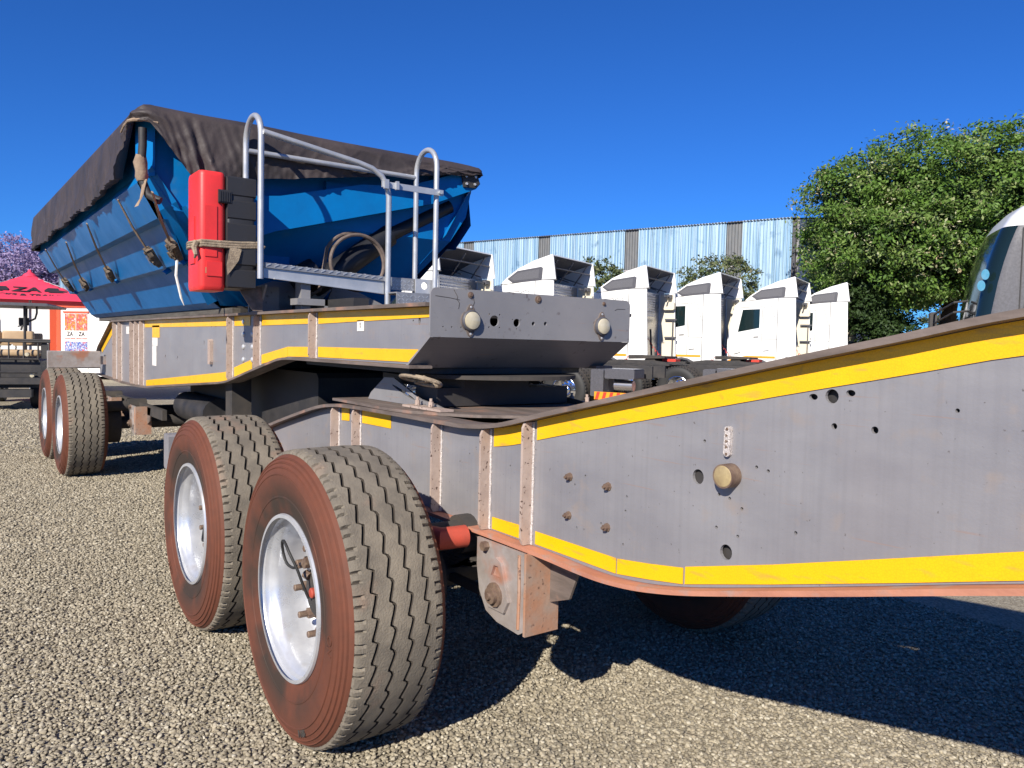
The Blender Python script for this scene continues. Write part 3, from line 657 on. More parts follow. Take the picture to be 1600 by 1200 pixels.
for bx, zz in [(-2.642, (1.575, 1.492, 1.405, 1.318)), (-2.455, (1.492, 1.408, 1.323))]:
    for bz in zz:
        b = MB(); b.lathe([(.0005, .668), (.012, .669), (.018, .674), (.019, .6795)], 12, (bx, 0, bz)); part(b, 'bolt', M['boltw'], rt)
b = MB(); b.prism([(-3.43, 1.26), (-3.38, 1.26), (-3.37, 1.28), (-3.37, 1.44), (-3.38, 1.45), (-3.43, 1.45)], .655, .6795); part(b, 'release_handle', M['stiff'], rt, smooth=0)
b = MB(); b.box(-5.42, -5.12, .6765, .6785, 1.45, 1.565); lb = part(b, 'warning_sticker', M['yellow'], rt, smooth=0)
b = MB(); b.box(-5.42, -5.20, .6765, .6785, 1.37, 1.448); b.box(-5.42, -5.25, .6765, .6785, 1.18, 1.368); part(b, 'paper_sticker', M['label'], rt, smooth=0)
b = MB(); b.box(-6.7, -6.55, .6765, .6785, 1.48, 1.56); part(b, 'paper_sticker', M['label'], rt, smooth=0)
b = MB(); b.box(-.86, -.785, .6765, .6785, 1.512, 1.566, ); o_ = part(b, 'rating_sticker', M['label'], rt, smooth=0)
text_part('sticker_print', '|||:|\n|:||', .014, M['print'], o_, XZ(-.8225, .6762, 1.545), .0003)
# nose plate (bent bulkhead with lamps)
def rrect(y0, y1, z0, z1, r, n=6):
    pts = [(y0, z0), (y1, z0)]
    for k in range(n + 1): a = R(90) * k / n; pts.append((y1 - r + r * math.cos(a), z1 - r + r * math.sin(a)))
    for k in range(n + 1): a = R(90) + R(90) * k / n; pts.append((y0 + r + r * math.cos(a), z1 - r + r * math.sin(a)))
    return pts
holes = [circle(.973, 1.565, .0245, 24), circle(1.096, 1.561, .0185, 20), circle(1.191, 1.5605, .0095, 12), circle(1.262, 1.5625, .0095, 12)]
for k in range(4):
    a = R(45 + 90 * k); holes.append(circle(.973 + .040 * math.cos(a), 1.565 + .040 * math.sin(a), .0042, 8))
for k in range(3):
    a = R(30 + 120 * k); holes.append(circle(1.096 + .027 * math.cos(a), 1.561 + .027 * math.sin(a), .003, 8))
for y in (.71, .753, .80): holes.append(circle(y, 1.532, .0034, 8))
b = MB(); b.prism(rrect(.648, 1.805, 1.488, 1.695, .03), -.108, -.098, holes, axis='x'); np_ = part(b, 'nose_plate', M['plate'], rt, smooth=0)
b = MB(); n0 = (-.098, 1.488); n1 = (-.30, 1.352)
b.prism([(-.098, 1.487), (-.30, 1.352), (-.308, 1.361), (-.108, 1.487)], .648, 1.805); part(b, 'nose_underside', M['plate'], np_, smooth=0)
for y in (.845, 1.611):
    zc = 1.562
    b = MB(); pl = [(y + .048 * math.cos(a) * (1 if abs(math.sin(a)) < .8 else .8), zc + (.048 if abs(math.sin(a)) < .82 else .048 + .022 * (abs(math.sin(a)) - .82) / .18) * math.sin(a)) for a in [2 * math.pi * k / 40 for k in range(40)]]
    b.prism(pl, -.098, -.092, axis='x'); lp = part(b, 'position_lamp', M['flange'], np_, smooth=0)
    b = MB(); b.lathe([(.046, -.0925), (.045, -.082), (.040, -.078), (.037, -.080)], 32, (0, y, zc), 'x'); part(b, 'lamp_bezel', M['darkgrey'], lp)
    b = MB(); b.lathe([(.0385, -.082), (.037, -.074), (.026, -.070), (.012, -.068), (.0005, -.0675)], 32, (0, y, zc), 'x'); part(b, 'lamp_lens', M['lens'], lp)
    for dz in (-.058, .058):
        b = MB(); b.lathe([(.0005, -.089), (.005, -.090), (.006, -.093)], 10, (0, y, zc + dz), 'x'); part(b, 'screw', M['boltw'], lp)
for y, r_ in ((.845, .014), (1.215, .018), (1.625, .010)):
    b = MB(); b.lathe([(.0005, -.090), (r_ * .5, -.090), (r_ * .55, -.094), (r_, -.095), (r_, -.099)], 16, (0, y, 1.672), 'x'); part(b, 'plug', M['bolt'], np_)
b = MB()
for pts in ([(.76, 1.69), (.78, 1.66), (.775, 1.65), (.79, 1.635), (.785, 1.61)], [(.86, 1.66), (.865, 1.64), (.858, 1.625), (.862, 1.61)], [(.67, 1.66), (.74, 1.655), (.79, 1.648)], [(1.70, 1.642), (1.715, 1.65), (1.77, 1.652)]):
    b.tube([(-.0978, y, z) for y, z in pts], .0014, 5)
part(b, 'scratches', M['dark'], np_)
# skid plate with king pin under the nose
b = MB(); b.prism([(-1.62, .72), (-.40, .72), (-.33, .9), (-.30, 1.23), (-.33, 1.56), (-.40, 1.74), (-1.62, 1.74)], 1.322, 1.350, axis='z'); part(b, 'skid_plate', M['black'], rt, smooth=0)
b = MB(); rim_ = [(-.52 + .44 * math.cos(a), 1.24 + .44 * math.sin(a)) for a in [2 * math.pi * k / 48 for k in range(48)]]
b.prism(rim_, 1.300, 1.318, axis='z'); part(b, 'turntable_plate', M['dark'], rt, smooth=0)
b = MB()
for x in (-7.9, -7.0, -6.0, -5.0, -4.0, -3.0, -2.2, -1.5, -.8): b.box(x - .05, x + .05, .692, 1.768, lerp_poly(rbot, x) + .05, 1.56)
part(b, 'cross_members', M['black'], rt, smooth=0)['kind'] = 'stuff'
b = MB(); b.box(-7.2, -.3, .694, 1.766, 1.585, 1.60); part(b, 'deck_plate', M['black'], rt, smooth=0)
for x in (-6.5, -7.86):
    running_gear(rt, x); hanger(rt, x); hanger(rt, x, False)
b = MB(); b.box(-7.9, -5.2, .72, .76, .96 - .3, .96 - .2); part(b, 'air_tank_rail', M['dark'], rt, smooth=0)
b = MB(); b.tube([(-5.0, .9, .82), (-4.0, .9, .82)], .13, 18); part(b, 'air_tank', M['black'], rt)
# landing legs
for y in (.78, 1.68):
    b = MB(); b.box(-3.15, -3.0, y - .07, y + .07, .35, 1.2); b.box(-3.18, -2.97, y - .1, y + .1, .30, .35); part(b, 'landing_leg', M['dark'], rt, smooth=0)
for s_, (x, far) in enumerate(((-6.5, 0), (-7.86, 0), (-6.5, 1), (-7.86, 1))): place_wheel(rt, x, far, 60 + 77 * s_)
b = MB(); b.box(-8.10, -7.97, .06, .615, 1.052, 1.262, .012); b.box(-8.10, -7.97, 1.85, 2.40, 1.052, 1.262, .012); b.box(-8.08, -7.99, .615, 1.85, 1.10, 1.2); tb = part(b, 'tail_light_beam', M['hangersteel'], rt, smooth=0)
b = MB(); b.box(-5.1, -2.0, .95, 1.55, .70, 1.25, .03); part(b, 'underframe_filler', M['black'], rt, smooth=0)  # black box added to fill the dark space under the frame
# ---------- bin
def bin_front(z): return -2.47 - .47 * max(0, (2.25 - z)) / .6
P0 = Vector((.05, 2.44)); P1 = Vector((.60, 1.70)); nrm = Vector((-.81, -.59))
def S(t, off): q = P0.lerp(P1, t) + nrm * off; return (q.x, q.y)
half = [(.03, 2.84), (.03, 2.47), S(0, .06), S(.25, .08), S(.255, .08), S(.30, .02), S(.305, .02), S(.60, .055), S(.605, .055), S(.65, .0), S(.655, .0), S(.97, .015), (.63, 1.675)]
prof = half + [(2.46 - y, z) for y, z in half[::-1][:-2]] + [(2.43, 2.64), (2.43, 2.84)]
b = MB(); XR = -8.34
rows = [[(XR, y, z) for y, z in prof], [(-5.4, y, z) for y, z in prof], [(bin_front(z) - .10, y, z) for y, z in prof]]
b.grid(rows)
binp = b.build('bin', M['blue'], rt, smooth=20, fixn=False)
b = MB(); b.prism(prof, XR - .02, XR - .001, axis='x'); part(b, 'rear_wall', M['blue'], binp, smooth=0)
# recessed end wall in front
pl = [(.06, 2.83), (.06, 2.45), (.20, 2.25), (.615, 1.69), (1.845, 1.69), (2.22, 2.25), (2.36, 2.45), (2.40, 2.64), (2.40, 2.83)]
b = MB(); ew = lambda z: bin_front(z) - .025
b.add([(ew(z), y, z) for y, z in pl] + [(ew(z) - .03, y, z) for y, z in pl], [(0, 1, 2, 5, 6, 7, 8), (2, 3, 4, 5), (17, 16, 15, 14, 11, 10, 9), (14, 13, 12, 11)]); part(b, 'end_wall', M['blue'], binp, smooth=0, fixn=False)
# corner posts following the inclined front edge
for far in (0, 1):
    Y = (lambda y: y) if not far else (lambda y: 2.46 - y)
    b = MB(); q = [(Y(-.012), 2.82), (Y(-.012), 2.45), (Y(.03 - .055), 2.40)]
    zc_ = 2.44 if not far else 2.66
    ym_ = -.004 + .549 * (zc_ - 2.25) / (zc_ - 1.69)
    for (ya, za), (yb, zb) in (((-.004, 2.83), (-.004, zc_)), ((-.004, zc_), (ym_, 2.25)), ((ym_, 2.25), (.545, 1.69))):
        n_ = Vector((zb - za, -(yb - ya))).normalized() * .085
        if n_.x < 0: n_ = -n_
        A = [(bin_front(z) + .012 - .13, Y(y), z) for y, z in ((ya, za), (yb, zb))]
        Bq = [(bin_front(z) + .012, Y(y + n_.x), z + n_.y) for y, z in ((ya, za), (yb, zb))]
        Cq = [(bin_front(z) - .13, Y(y + n_.x), z + n_.y) for y, z in ((ya, za), (yb, zb))]
        b.add(A + Bq + Cq, [(0, 1, 3, 2), (2, 3, 5, 4), (4, 5, 1, 0), (0, 2, 4), (1, 5, 3)])
    part(b, 'corner_post', M['blue'], binp, smooth=0)
# diagonal tipping arm across the end wall
arm = [(.24, 2.27), (.48, 2.36), (.83, 2.405), (1.42, 2.56), (1.75, 2.59), (2.24, 2.765), (2.38, 2.765), (2.41, 2.70), (2.37, 2.655), (2.0, 2.50), (1.42, 2.34), (.80, 2.17), (.66, 2.115), (.36, 2.10)]
b = MB(); b.prism(arm, -2.50, -2.375, axis='x'); ar = part(b, 'tipping_arm', M['blue'], binp, smooth=0)
b = MB(); b.prism([(2.25, 2.655), (2.36, 2.66), (2.395, 2.70), (2.375, 2.755), (2.23, 2.755)], -2.373, -2.358, axis='x'); pp = part(b, 'end_plate', M['black'], ar, smooth=0)
for y, z in ((2.27, 2.68), (2.345, 2.685), (2.265, 2.735), (2.35, 2.74)):
    b = MB(); b.cyl((0, y, z), .010, -2.357, -2.345, 'x', 6); part(b, 'bolt', M['boltw'], ar)
b = MB(); b.box(-2.56, -2.45, 1.18, 1.36, 2.36, 2.56); part(b, 'arm_gusset', M['blue'], binp, smooth=0)
b = MB()
for z_ in (2.0,):
    b.box(-2.80, -2.66, .40, 1.0, 1.98, 2.04)
part(b, 'end_rib', M['blue'], binp, smooth=0)
# hoist cylinder
b = MB(); b.tube([(-2.52, 1.12, 1.84), (-2.52, 1.36, 2.00), (-2.52, 1.70, 2.25)], .085, 20); b.tube([(-2.52, 1.70, 2.25), (-2.52, 2.22, 2.52)], .055, 16); part(b, 'hoist_cylinder', M['groove2'], rt)
b = MB(); b.tube([(-2.50, .98, 1.86), (-2.50, 1.12, 1.94)], .095, 20); part(b, 'cylinder_collar', M['groove2'], rt)
# bin cradle, timber packer and head frame on the chassis
b = MB(); b.box(-8.2, -2.75, .636, .69, 1.634, 1.672); part(b, 'timber_packer', M['timber'], rt, smooth=0)
b = MB(); b.box(-8.2, -2.9, .70, 1.76, 1.634, 1.69); part(b, 'bin_floor_frame', M['black'], rt, smooth=0)
b = MB(); b.prism([(.70, 1.636), (1.76, 1.636), (1.70, 1.74), (1.40, 1.86), (.86, 1.86), (.70, 1.80)], -2.62, -2.60, [[(1.16, 1.68), (1.30, 1.84), (1.24, 1.68)], circle(.83, 1.78, .028, 14, ry=.04)], axis='x'); part(b, 'cradle_plate', M['plate'], rt, smooth=0)
b = MB(); b.box(-2.42, -2.30, .655, .80, 1.636, 1.80); b.prism([(-2.46, 1.80), (-2.14, 1.80), (-2.20, 1.72), (-2.28, 1.64), (-2.42, 1.64)], .655, .667); br = part(b, 'case_bracket', M['plate'], rt, smooth=0)
b = MB(); b.prism([(.50, 1.79), (.66, 1.79), (.66, 1.636), (.60, 1.636), (.57, 1.68)], -2.22, -2.205, axis='x'); part(b, 'bracket_gusset', M['flange'], rt, smooth=0)
b = MB(); b.box(-2.12, -2.02, .84, .90, 1.636, 1.84); b.box(-2.1, -1.98, .80, 1.02, 1.68, 1.72); b.box(-2.1, -1.98, .98, 1.02, 1.636, 1.72); part(b, 'platform_support', M['plate'], rt, smooth=0)
b = MB(); b.box(-2.9, -1.6, 1.0, 1.10, 1.636, 1.72); b.box(-2.9, -1.2, 1.36, 1.44, 1.636, 1.70); part(b, 'valve_block', M['black'], rt, smooth=0)
# ---------- access platform with hoops and rails
pf = MB(); pf.add([], [])
b = MB(); b.add([(-2.0, .60, 1.895), (-2.0, 1.41, 1.865), (-2.28, 1.41, 1.865), (-2.28, .60, 1.895), (-2.0, .60, 1.925), (-2.0, 1.41, 1.895), (-2.28, 1.41, 1.895), (-2.28, .60, 1.925)], [(0, 3, 2, 1), (4, 5, 6, 7), (0, 1, 5, 4), (1, 2, 6, 5), (2, 3, 7, 6), (3, 0, 4, 7)])
plat = part(b, 'access_platform', M['checker'], rt, smooth=0)
b = MB()
for k in range(16):
    y = .625 + k * .05; z = 1.9265 - (y - .6) * .037
    b.obox((-1.999, y, z - .012), (.006, .030, .007), Matrix.Rotation(R(25), 3, 'X'))
for k in range(16):
    for j in range(5):
        y = .62 + k * .05; b.obox((-2.03 - j * .05, y, 1.9265 - (y - .6) * .037), (.03, .006, .004), Matrix.Rotation(R(45 if (k + j) % 2 else -45), 3, 'Z'))
part(b, 'tread_pattern', M['galv'], plat, smooth=0)['kind'] = 'stuff'
b = MB(); b.add([(-2.012, .60, 1.835), (-2.012, 1.41, 1.78), (-2.024, 1.41, 1.78), (-2.024, .60, 1.835), (-2.012, .60, 1.893), (-2.012, 1.41, 1.863), (-2.024, 1.41, 1.863), (-2.024, .60, 1.893)], [(0, 3, 2, 1), (4, 5, 6, 7), (0, 1, 5, 4), (1, 2, 6, 5), (2, 3, 7, 6), (3, 0, 4, 7)])
b.add([(-1.985, .66, 1.828), (-1.985, 1.39, 1.778), (-2.012, 1.39, 1.778), (-2.012, .66, 1.828), (-1.985, .66, 1.834), (-1.985, 1.39, 1.784), (-2.012, 1.39, 1.784), (-2.012, .66, 1.834)], [(0, 3, 2, 1), (4, 5, 6, 7), (0, 1, 5, 4), (1, 2, 6, 5), (2, 3, 7, 6), (3, 0, 4, 7)])
part(b, 'side_channel', M['galv'], plat, smooth=0)
def hoop(y, zb0, zb1, ztop):
    r = .142; xm = -2.142; pts = [(-2.0, y, zb0), (-2.0, y, ztop - r)]
    for k in range(1, 13): a = math.pi * k / 13; pts.append((xm + r * math.cos(a), y, ztop - r + r * math.sin(a)))
    pts += [(-2.284, y, ztop - r), (-2.284, y, zb1)]
    b = MB(); b.tube(pts, .0185, 14); return part(b, 'hoop_rail', M['galv'], plat, smooth=60)
hoop(.575, 1.825, 1.90, 2.822); hoop(1.795, 1.70, 1.82, 2.815)
b = MB(); b.tube([(-1.99, .585, 2.70), (-1.99, .90, 2.655), (-1.99, 1.20, 2.612), (-1.99, 1.30, 2.59), (-1.99, 1.37, 2.552), (-1.99, 1.41, 2.49), (-1.99, 1.425, 2.42), (-1.99, 1.425, 1.66)], .0185, 14); part(b, 'guard_rail', M['galv'], plat, smooth=60)
b = MB(); b.tube([(-2.284, .59, 2.64), (-2.284, 1.78, 2.645)], .017, 14); part(b, 'guard_rail', M['galv'], plat, smooth=60)
b = MB(); b.box(-1.972, -1.964, 1.36, 1.83, 2.475, 2.515); part(b, 'gate_bar', M['galv'], plat, smooth=0)
b = MB(); b.box(-1.964, -1.94, 1.37, 1.40, 2.465, 2.525); b.box(-1.964, -1.94, 1.455, 1.475, 2.468, 2.522); b.cyl((0, 1.80, 2.495), .012, -1.964, -1.945, 'x', 12); part(b, 'gate_latch', M['galv'], plat, smooth=0)
for (x, y0, y1, z0, z1) in ((-2.06, 1.45, 1.70, 1.815, 1.900), (-1.86, 1.42, 1.80, 1.655, 1.790)):
    b = MB(); b.box(x, x + .008, y0, y1, z0, z1); b.box(x - .25, x, y0, y1, z1 - .008, z1)
    st = part(b, 'step', M['checker'], plat, smooth=0)
    b = MB(); ny = int((y1 - y0) / .03); nz = int((z1 - z0) / .024)
    for i in range(ny):
        for j in range(nz): b.obox((x + .0085, y0 + .018 + i * .03, z0 + .014 + j * .024), (.003, .022, .0045), Matrix.Rotation(R(40 if (i + j) % 2 else -40), 3, 'X'))
    o_ = part(b, 'tread_pattern', M['galv'], st, smooth=0); o_['kind'] = 'stuff'
b = MB(); b.prism([(1.66, 1.80), (1.82, 1.80), (1.82, 1.90), (1.66, 1.90)], -2.04, -2.03, [circle(1.73, 1.855, .026, 16)], axis='x'); part(b, 'lamp_bracket', M['galv'], plat, smooth=0)

# ------------------------------------------------------------------ red and black extinguisher case strapped on the platform
fc = thing('extinguisher_case', 'tall red and black plastic extinguisher case roped upright beside the platform', 'case', (-2.25, .40, 1.745))
def rbox(b, x0, x1, y0, y1, z0, z1, r, n=4):
    """box with rounded vertical edges"""
    pts = []
    for cx, cy, a0 in ((x1 - r, y1 - r, 0), (x0 + r, y1 - r, 90), (x0 + r, y0 + r, 180), (x1 - r, y0 + r, 270)):
        for k in range(n + 1): a = R(a0 + 90 * k / n); pts.append((cx + r * math.cos(a), cy + r * math.sin(a)))
    m_ = r * .8; n_ = len(pts); cx = (x0 + x1) / 2; cy = (y0 + y1) / 2
    vs = []
    for z, s in ((z0, .0), (z0, .86), (z0 + m_ * .35, .95), (z0 + m_, 1), (z1 - m_, 1), (z1 - m_ * .35, .95), (z1, .86), (z1, 0)):
        for x, y in pts:
            dx = x - cx; dy = y - cy; sx = 1 - (1 - s) * (1 if s == 0 else .6)
            vs.append((cx + dx * sx if s else cx + dx * .001, cy + dy * sx if s else cy + dy * .001, z))
    fs = [(i * n_ + k, i * n_ + (k + 1) % n_, (i + 1) * n_ + (k + 1) % n_, (i + 1) * n_ + k) for i in range(7) for k in range(n_)]
    return b.add(vs, fs)
b = MB(); rbox(b, -.14, .14, -.15, .005, .0, .705, .035)
rd = b.build('front_cover', M['redplastic'], fc, smooth=40)
b = MB(); b.box(.135, .146, -.11, -.02, .085, .17); b.box(-.05, .05, -.158, -.147, .16, .44); b.box(.138, .145, -.12, -.05, .20, .50); part(b, 'moulded_rib', M['redplastic'], rd, smooth=0)
b = MB(); rbox(b, -.15, .15, .006, .175, .02, .69, .02)
for k in range(5): b.box(.13, .156, .01, .178, .02 + k * .138, .02 + k * .138 + .115, .008)
bk = b.build('back_shell', M['blackplastic'], fc, smooth=30)
b = MB(); b.box(.138, .160, -.045, .03, .52, .60, .006)
for k in range(5): b.box(.160, .165, -.04 + k * .013, -.033 + k * .013, .53, .59)
part(b, 'latch', M['blackplastic'], fc, smooth=0)
b = MB(); b.box(.140, .1435, -.115, -.085, .10, .135); part(b, 'maker_badge', M['brass'], rd, smooth=0)
b = MB(); b.box(-.06, .02, -.152, -.1495, .26, .34); part(b, 'vertical_sticker', M['label'], rd, smooth=0)
rp = MB()
for k in range(3):
    z = 2.012 + k * .014
    rp.tube([(-2.10, .60, z + .01), (-2.095, .50, z), (-2.09, .39, z - .005), (-2.10, .26, z - .006), (-2.16, .235, z - .01), (-2.30, .235, z - .004), (-2.42, .26, z)], .0085, 7)
rp.tube([(-2.10, .60, 2.04), (-2.08, .62, 2.03), (-2.11, .60, 2.0)], .016, 7); rp.tube([(-2.12, .24, 2.03), (-2.13, .226, 1.99), (-2.11, .23, 1.95), (-2.13, .228, 1.93)], [.02, .018, .012, .006], 7)
rp.add([(-2.085, .42, 2.01), (-2.085, .49, 2.0), (-2.08, .47, 1.93), (-2.085, .43, 1.87), (-2.082, .405, 1.84), (-2.084, .40, 1.90)], [(0, 1, 2, 3, 4, 5)])
tag(rp.build('rope', M['rope']), 'frayed pale rope tied round the red and black case', 'rope')
# coiled hose hanging in front of the bin
hp = []
for k in range(70):
    a = 2 * math.pi * k / 34 + 2.6; rr = .20 + .012 * math.sin(a * 1.3) + .00025 * k
    hp.append((-2.36 - .02 * math.sin(a * .5), 1.375 + rr * 1.0 * math.cos(a), 2.02 + rr * .92 * math.sin(a)))
b = MB(); b.tube(hp + [(-2.36, 1.1, 1.80), (-2.37, 1.0, 1.74)], .0125, 8); tag(b.build('hose', M['hose']), 'coiled brown rubber hose hanging behind the platform against the blue bin', 'hose')

# ------------------------------------------------------------------ tarpaulin
def tarp():
    x0, x1, y0, y1 = -8.42, -2.33, -.045, 2.44; r = .10
    per = []       # (x, y, nx, ny, s)
    def line(a, b, n):
        for k in range(n):
            t = k / n; per.append((a[0] + (b[0] - a[0]) * t, a[1] + (b[1] - a[1]) * t, *nn))
    def arc(cx, cy, a0, n=8):
        for k in range(n):
            a = R(a0 + 90 * k / n); per.append((cx + r * math.cos(a), cy + r * math.sin(a), math.cos(a), math.sin(a)))
    nn = (0, -1); line((x0 + r, y0), (x1 - r, y0), 420); arc(x1 - r, y0 + r, 270)
    nn = (1, 0); line((x1, y0 + r), (x1, y1 - r), 230); arc(x1 - r, y1 - r, 0)
    nn = (0, 1); line((x1 - r, y1), (x0 + r, y1), 80); arc(x0 + r, y1 - r, 90)
    nn = (-1, 0); line((x0, y1 - r), (x0, y0 + r), 50); arc(x0 + r, y0 + r, 180)
    def zbot(x, y, nx, ny):
        if ny < -.5 and nx < .3 and x < x1 - r + .001:        # near side
            base = 2.465 + .012 * noise.noise(Vector((x * 3, 0, 0)))
            base -= .03 * abs(math.sin(x * 2.1 + .4)) + .02 * noise.noise(Vector((x * 7, 3, 0)))
            if x < -7.9: base += .03 * min(1, (-7.9 - x) / .4)
            k = max(0, min(1, (x + 2.84) / .36)); return base + (2.735 - base) * min(1, k ** .9)
        if nx > .3 and y < .3: 
            k = max(0, min(1, (y - .02) / .30)); return 2.735 - (2.735 - 2.365) * k
        if nx > .5 or (nx > 0 and y > 1.5):
            return 2.365 + .075 * min(1, (y - .3) / .12) + (2.765 - 2.44) * max(0, (y - .42)) / 2.0 + .008 * noise.noise(Vector((y * 6, 2, 0)))
        if nx < -.3: return 2.46
        return 2.76
    rows = []
    K = 18
    for i, (x, y, nx, ny) in enumerate(per):
        zb = zbot(x, y, nx, ny); zt_ = 2.80 + .05 * max(0, min(1, (-2.3 - x) / 6)) - .02 * max(0, min(1, y / 2.5))
        s = x * 1.0 + y * 1.0
        row = []
        for (ins, dz) in ((.55, .085), (.30, .078), (.16, .066), (.09, .052), (.045, .035), (.015, .015)):
            row.append((max(x0 + ins, min(x1 - ins, x)), max(y0 + ins, min(y1 - ins, y)), zt_ + dz + .010 * noise.noise(Vector((x * 2, y * 2, ins * 4)))))
        for k in range(K + 1):
            t = k / K; z = zt_ + (zb - zt_) * t
            u_ = x + y
            tw = noise.noise(Vector((u_ * 2.2 + t * .8, 9, t * 1.3))) * .038 * (t ** .6)
            rd_ = 1 - abs(noise.noise(Vector((u_ * 4.5 - t * 1.6, 4, t * .8)))) * 2.4          # sharp diagonal creases
            tw += max(0, rd_) ** 3 * .016 * t ** .5
            rd_ = 1 - abs(noise.noise(Vector((u_ * 9 + t * 2.2, 14, t * 1.2)))) * 2.6
            tw += max(0, rd_) ** 3 * .009 * t ** .4
            tw += noise.noise(Vector((u_ * 34, 22, t * 1.5))) * .010 * t ** 3
            fold = max(0, 1 - abs(y - .35) / .35) * .030 * noise.noise(Vector((y * 22 - t * 2.5, 0, 5))) * 1.6 * t ** .5 if nx > .5 else 0
            tw += fold
            fl = .02 * t
            row.append((x + nx * (tw + fl), y + ny * (tw + fl), z))
        # hem: small roll back inside
        row.append((x - nx * .012, y - ny * .012, zb + .012)); rows.append(row)
    n = len(rows[0]); vs = [p for r_ in rows for p in r_]; fs = []
    m_ = len(rows)
    for i in range(m_):
        j = (i + 1) % m_
        for k in range(n - 1): fs.append((i * n + k, j * n + k, j * n + k + 1, i * n + k + 1))
    c0 = len(vs)     # centre ridge ring
    for i in range(m_):
        x, y = vs[i * n][0], vs[i * n][1]
        cx = max(-7.2, min(-3.5, x)); vs.append((x * .35 + cx * .65, y * .35 + 1.23 * .65, 2.862))
    for i in range(m_):
        j = (i + 1) % m_; fs.append((c0 + i, c0 + j, j * n, i * n))
    fs.append(tuple(c0 + i for i in range(m_)))
    b = MB(); b.add(vs, fs); o = b.build('tarpaulin', M['tarp'], smooth=55)
    md = o.modifiers.new('thickness', 'SOLIDIFY'); md.thickness = .004
    return tag(o, 'black PVC tarpaulin stretched over the blue tipper bin, torn open at its near corner', 'tarpaulin')
tp = tarp()
# torn canvas lip and wrapped pipe in the corner opening
b = MB(); b.tube([(-2.74, -.055, 2.735), (-2.60, -.062, 2.742), (-2.48, -.062, 2.748), (-2.40, -.045, 2.742), (-2.345, .0, 2.738), (-2.322, .07, 2.728)], [.009, .012, .010, .012, .009, .007], 8); part(b, 'torn_hem', M['canvas'], tp)
b = MB(); b.tube([(-2.40, .0, 2.70), (-2.40, .0, 2.60), (-2.42, -.005, 2.48), (-2.42, .0, 2.40), (-2.40, .03, 2.31), (-2.36, .09, 2.275)], .024, 14); pv = tag(b.build('pivot_pipe', M['black']), 'bent black pipe wrapped with cloth in the torn corner of the cover', 'pipe')
b = MB(); b.lathe([(.0005, -.001), (.018, 0), (.023, .002)], 14, (0, 0, 0), 'x'); 
b2 = MB(); b2.tube([(-2.415, -.006, 2.545), (-2.425, -.008, 2.50), (-2.415, -.004, 2.45), (-2.42, -.002, 2.415), (-2.418, .0, 2.39)], [.028, .040, .034, .037, .028], 12); part(b2, 'cloth_wrap', M['canvas'], pv)
b2 = MB(); b2.add([(-2.40, .0, 2.40), (-2.385, .02, 2.40), (-2.375, -.002, 2.30), (-2.37, -.03, 2.235), (-2.385, -.05, 2.225), (-2.385, -.02, 2.28)], [(0, 1, 2, 3, 4, 5)]); part(b2, 'cloth_tail', M['canvas'], pv, smooth=0)

# rubber tie-down straps on the bin side
def side_pt(x, t, off=.075):
    q = P0.lerp(P1, t) + nrm * off; return Vector((x, q.x, q.y))
def strap(xa, ta, xb, tb, label, blk=1.0, tail=False):
    A = side_pt(xa, ta, .09); B = side_pt(xb, tb, .085)
    t = thing('tie_down_strap', label, 'strap', tuple(B), 0, 'straps holding the cover down')
    d = (A - B); n_ = Vector((0, nrm.x, nrm.y)); sd = d.cross(n_).normalized()
    b = MB()
    for s in (-1, 1): b.tube([sd * .008 * s + n_ * .01, d * .5 + sd * .012 * s + n_ * .014, d + sd * .004 * s], .0055, 6)
    part(b, 'webbing', M['canvas'], t)
    ax = Matrix((sd, n_, d.normalized())).transposed()
    b = MB(); b.obox(-d.normalized() * .05, (.07 * blk, .035, .15 * blk), ax); b.obox(-d.normalized() * .02 + n_ * .02, (.055 * blk, .02, .10 * blk), ax)
    for k in range(10):
        b.obox(-d.normalized() * random.uniform(-.02, .13) + sd * random.uniform(-.04, .04) * blk + n_ * .02, (random.uniform(.015, .035), .03, random.uniform(.02, .05)), ax @ Matrix.Rotation(random.uniform(-.6, .6), 3, 'Y'))
    part(b, 'ratchet', mrat, t, smooth=0)
    if tail:
        b = MB(); b.tube([-d.normalized() * .12, Vector((.0, .02, -.20)), Vector((.005, .05, -.34)), Vector((.0, .07, -.39))], [.009, .009, .008, .002], 6); part(b, 'strap_end', M['label'], t)
    else:
        b = MB(); b.add([tuple(-d.normalized() * .01 + sd * .0 + n_ * .045), tuple(-d.normalized() * .01 + sd * .025 + n_ * .045), tuple(-d.normalized() * .11 + sd * .02 + n_ * .05), tuple(-d.normalized() * .12 + sd * .0 + n_ * .045)], [(0, 1, 2, 3)]); part(b, 'strap_end', M['canvas'], t, smooth=0)
    b = MB(); b.obox(-d.normalized() * .20 + n_ * -.03, (.05, .05, .015), ax); part(b, 'hook_plate', M['blue'], t, smooth=0)
mrat = mat('rotten_ratchet', (.055, .042, .032), .95, 0, col2=(.16, .12, .085), nscale=30, bump=.5)
strap(-3.12, .02, -3.30, .44, 'strap and ratchet on the bin side, second from the front corner post')
strap(-4.50, .03, -5.05, .47, 'strap and worn ratchet at the middle of the bin side, third from the front', .95)
strap(-5.90, .06, -6.62, .50, 'weathered strap on the bin side, fourth from the front corner', 1.05)
strap(-7.3, .0, -7.66, .44, 'rearmost strap and ratchet at the back end of the bin side', 1.2)
strap(-2.30, .10, -2.66, .45, 'front strap beside the corner post with a white loose end hanging down', 1.1, True)

# ================================================================== BACKGROUND
def frame_pt(px, py, d):     # used only to read positions off the survey: returns world point at image ray / depth
    r = F * 1 + R2 * ((px - 800) / foc) + U2 * ((600 - py) / foc); return CAM + r * d

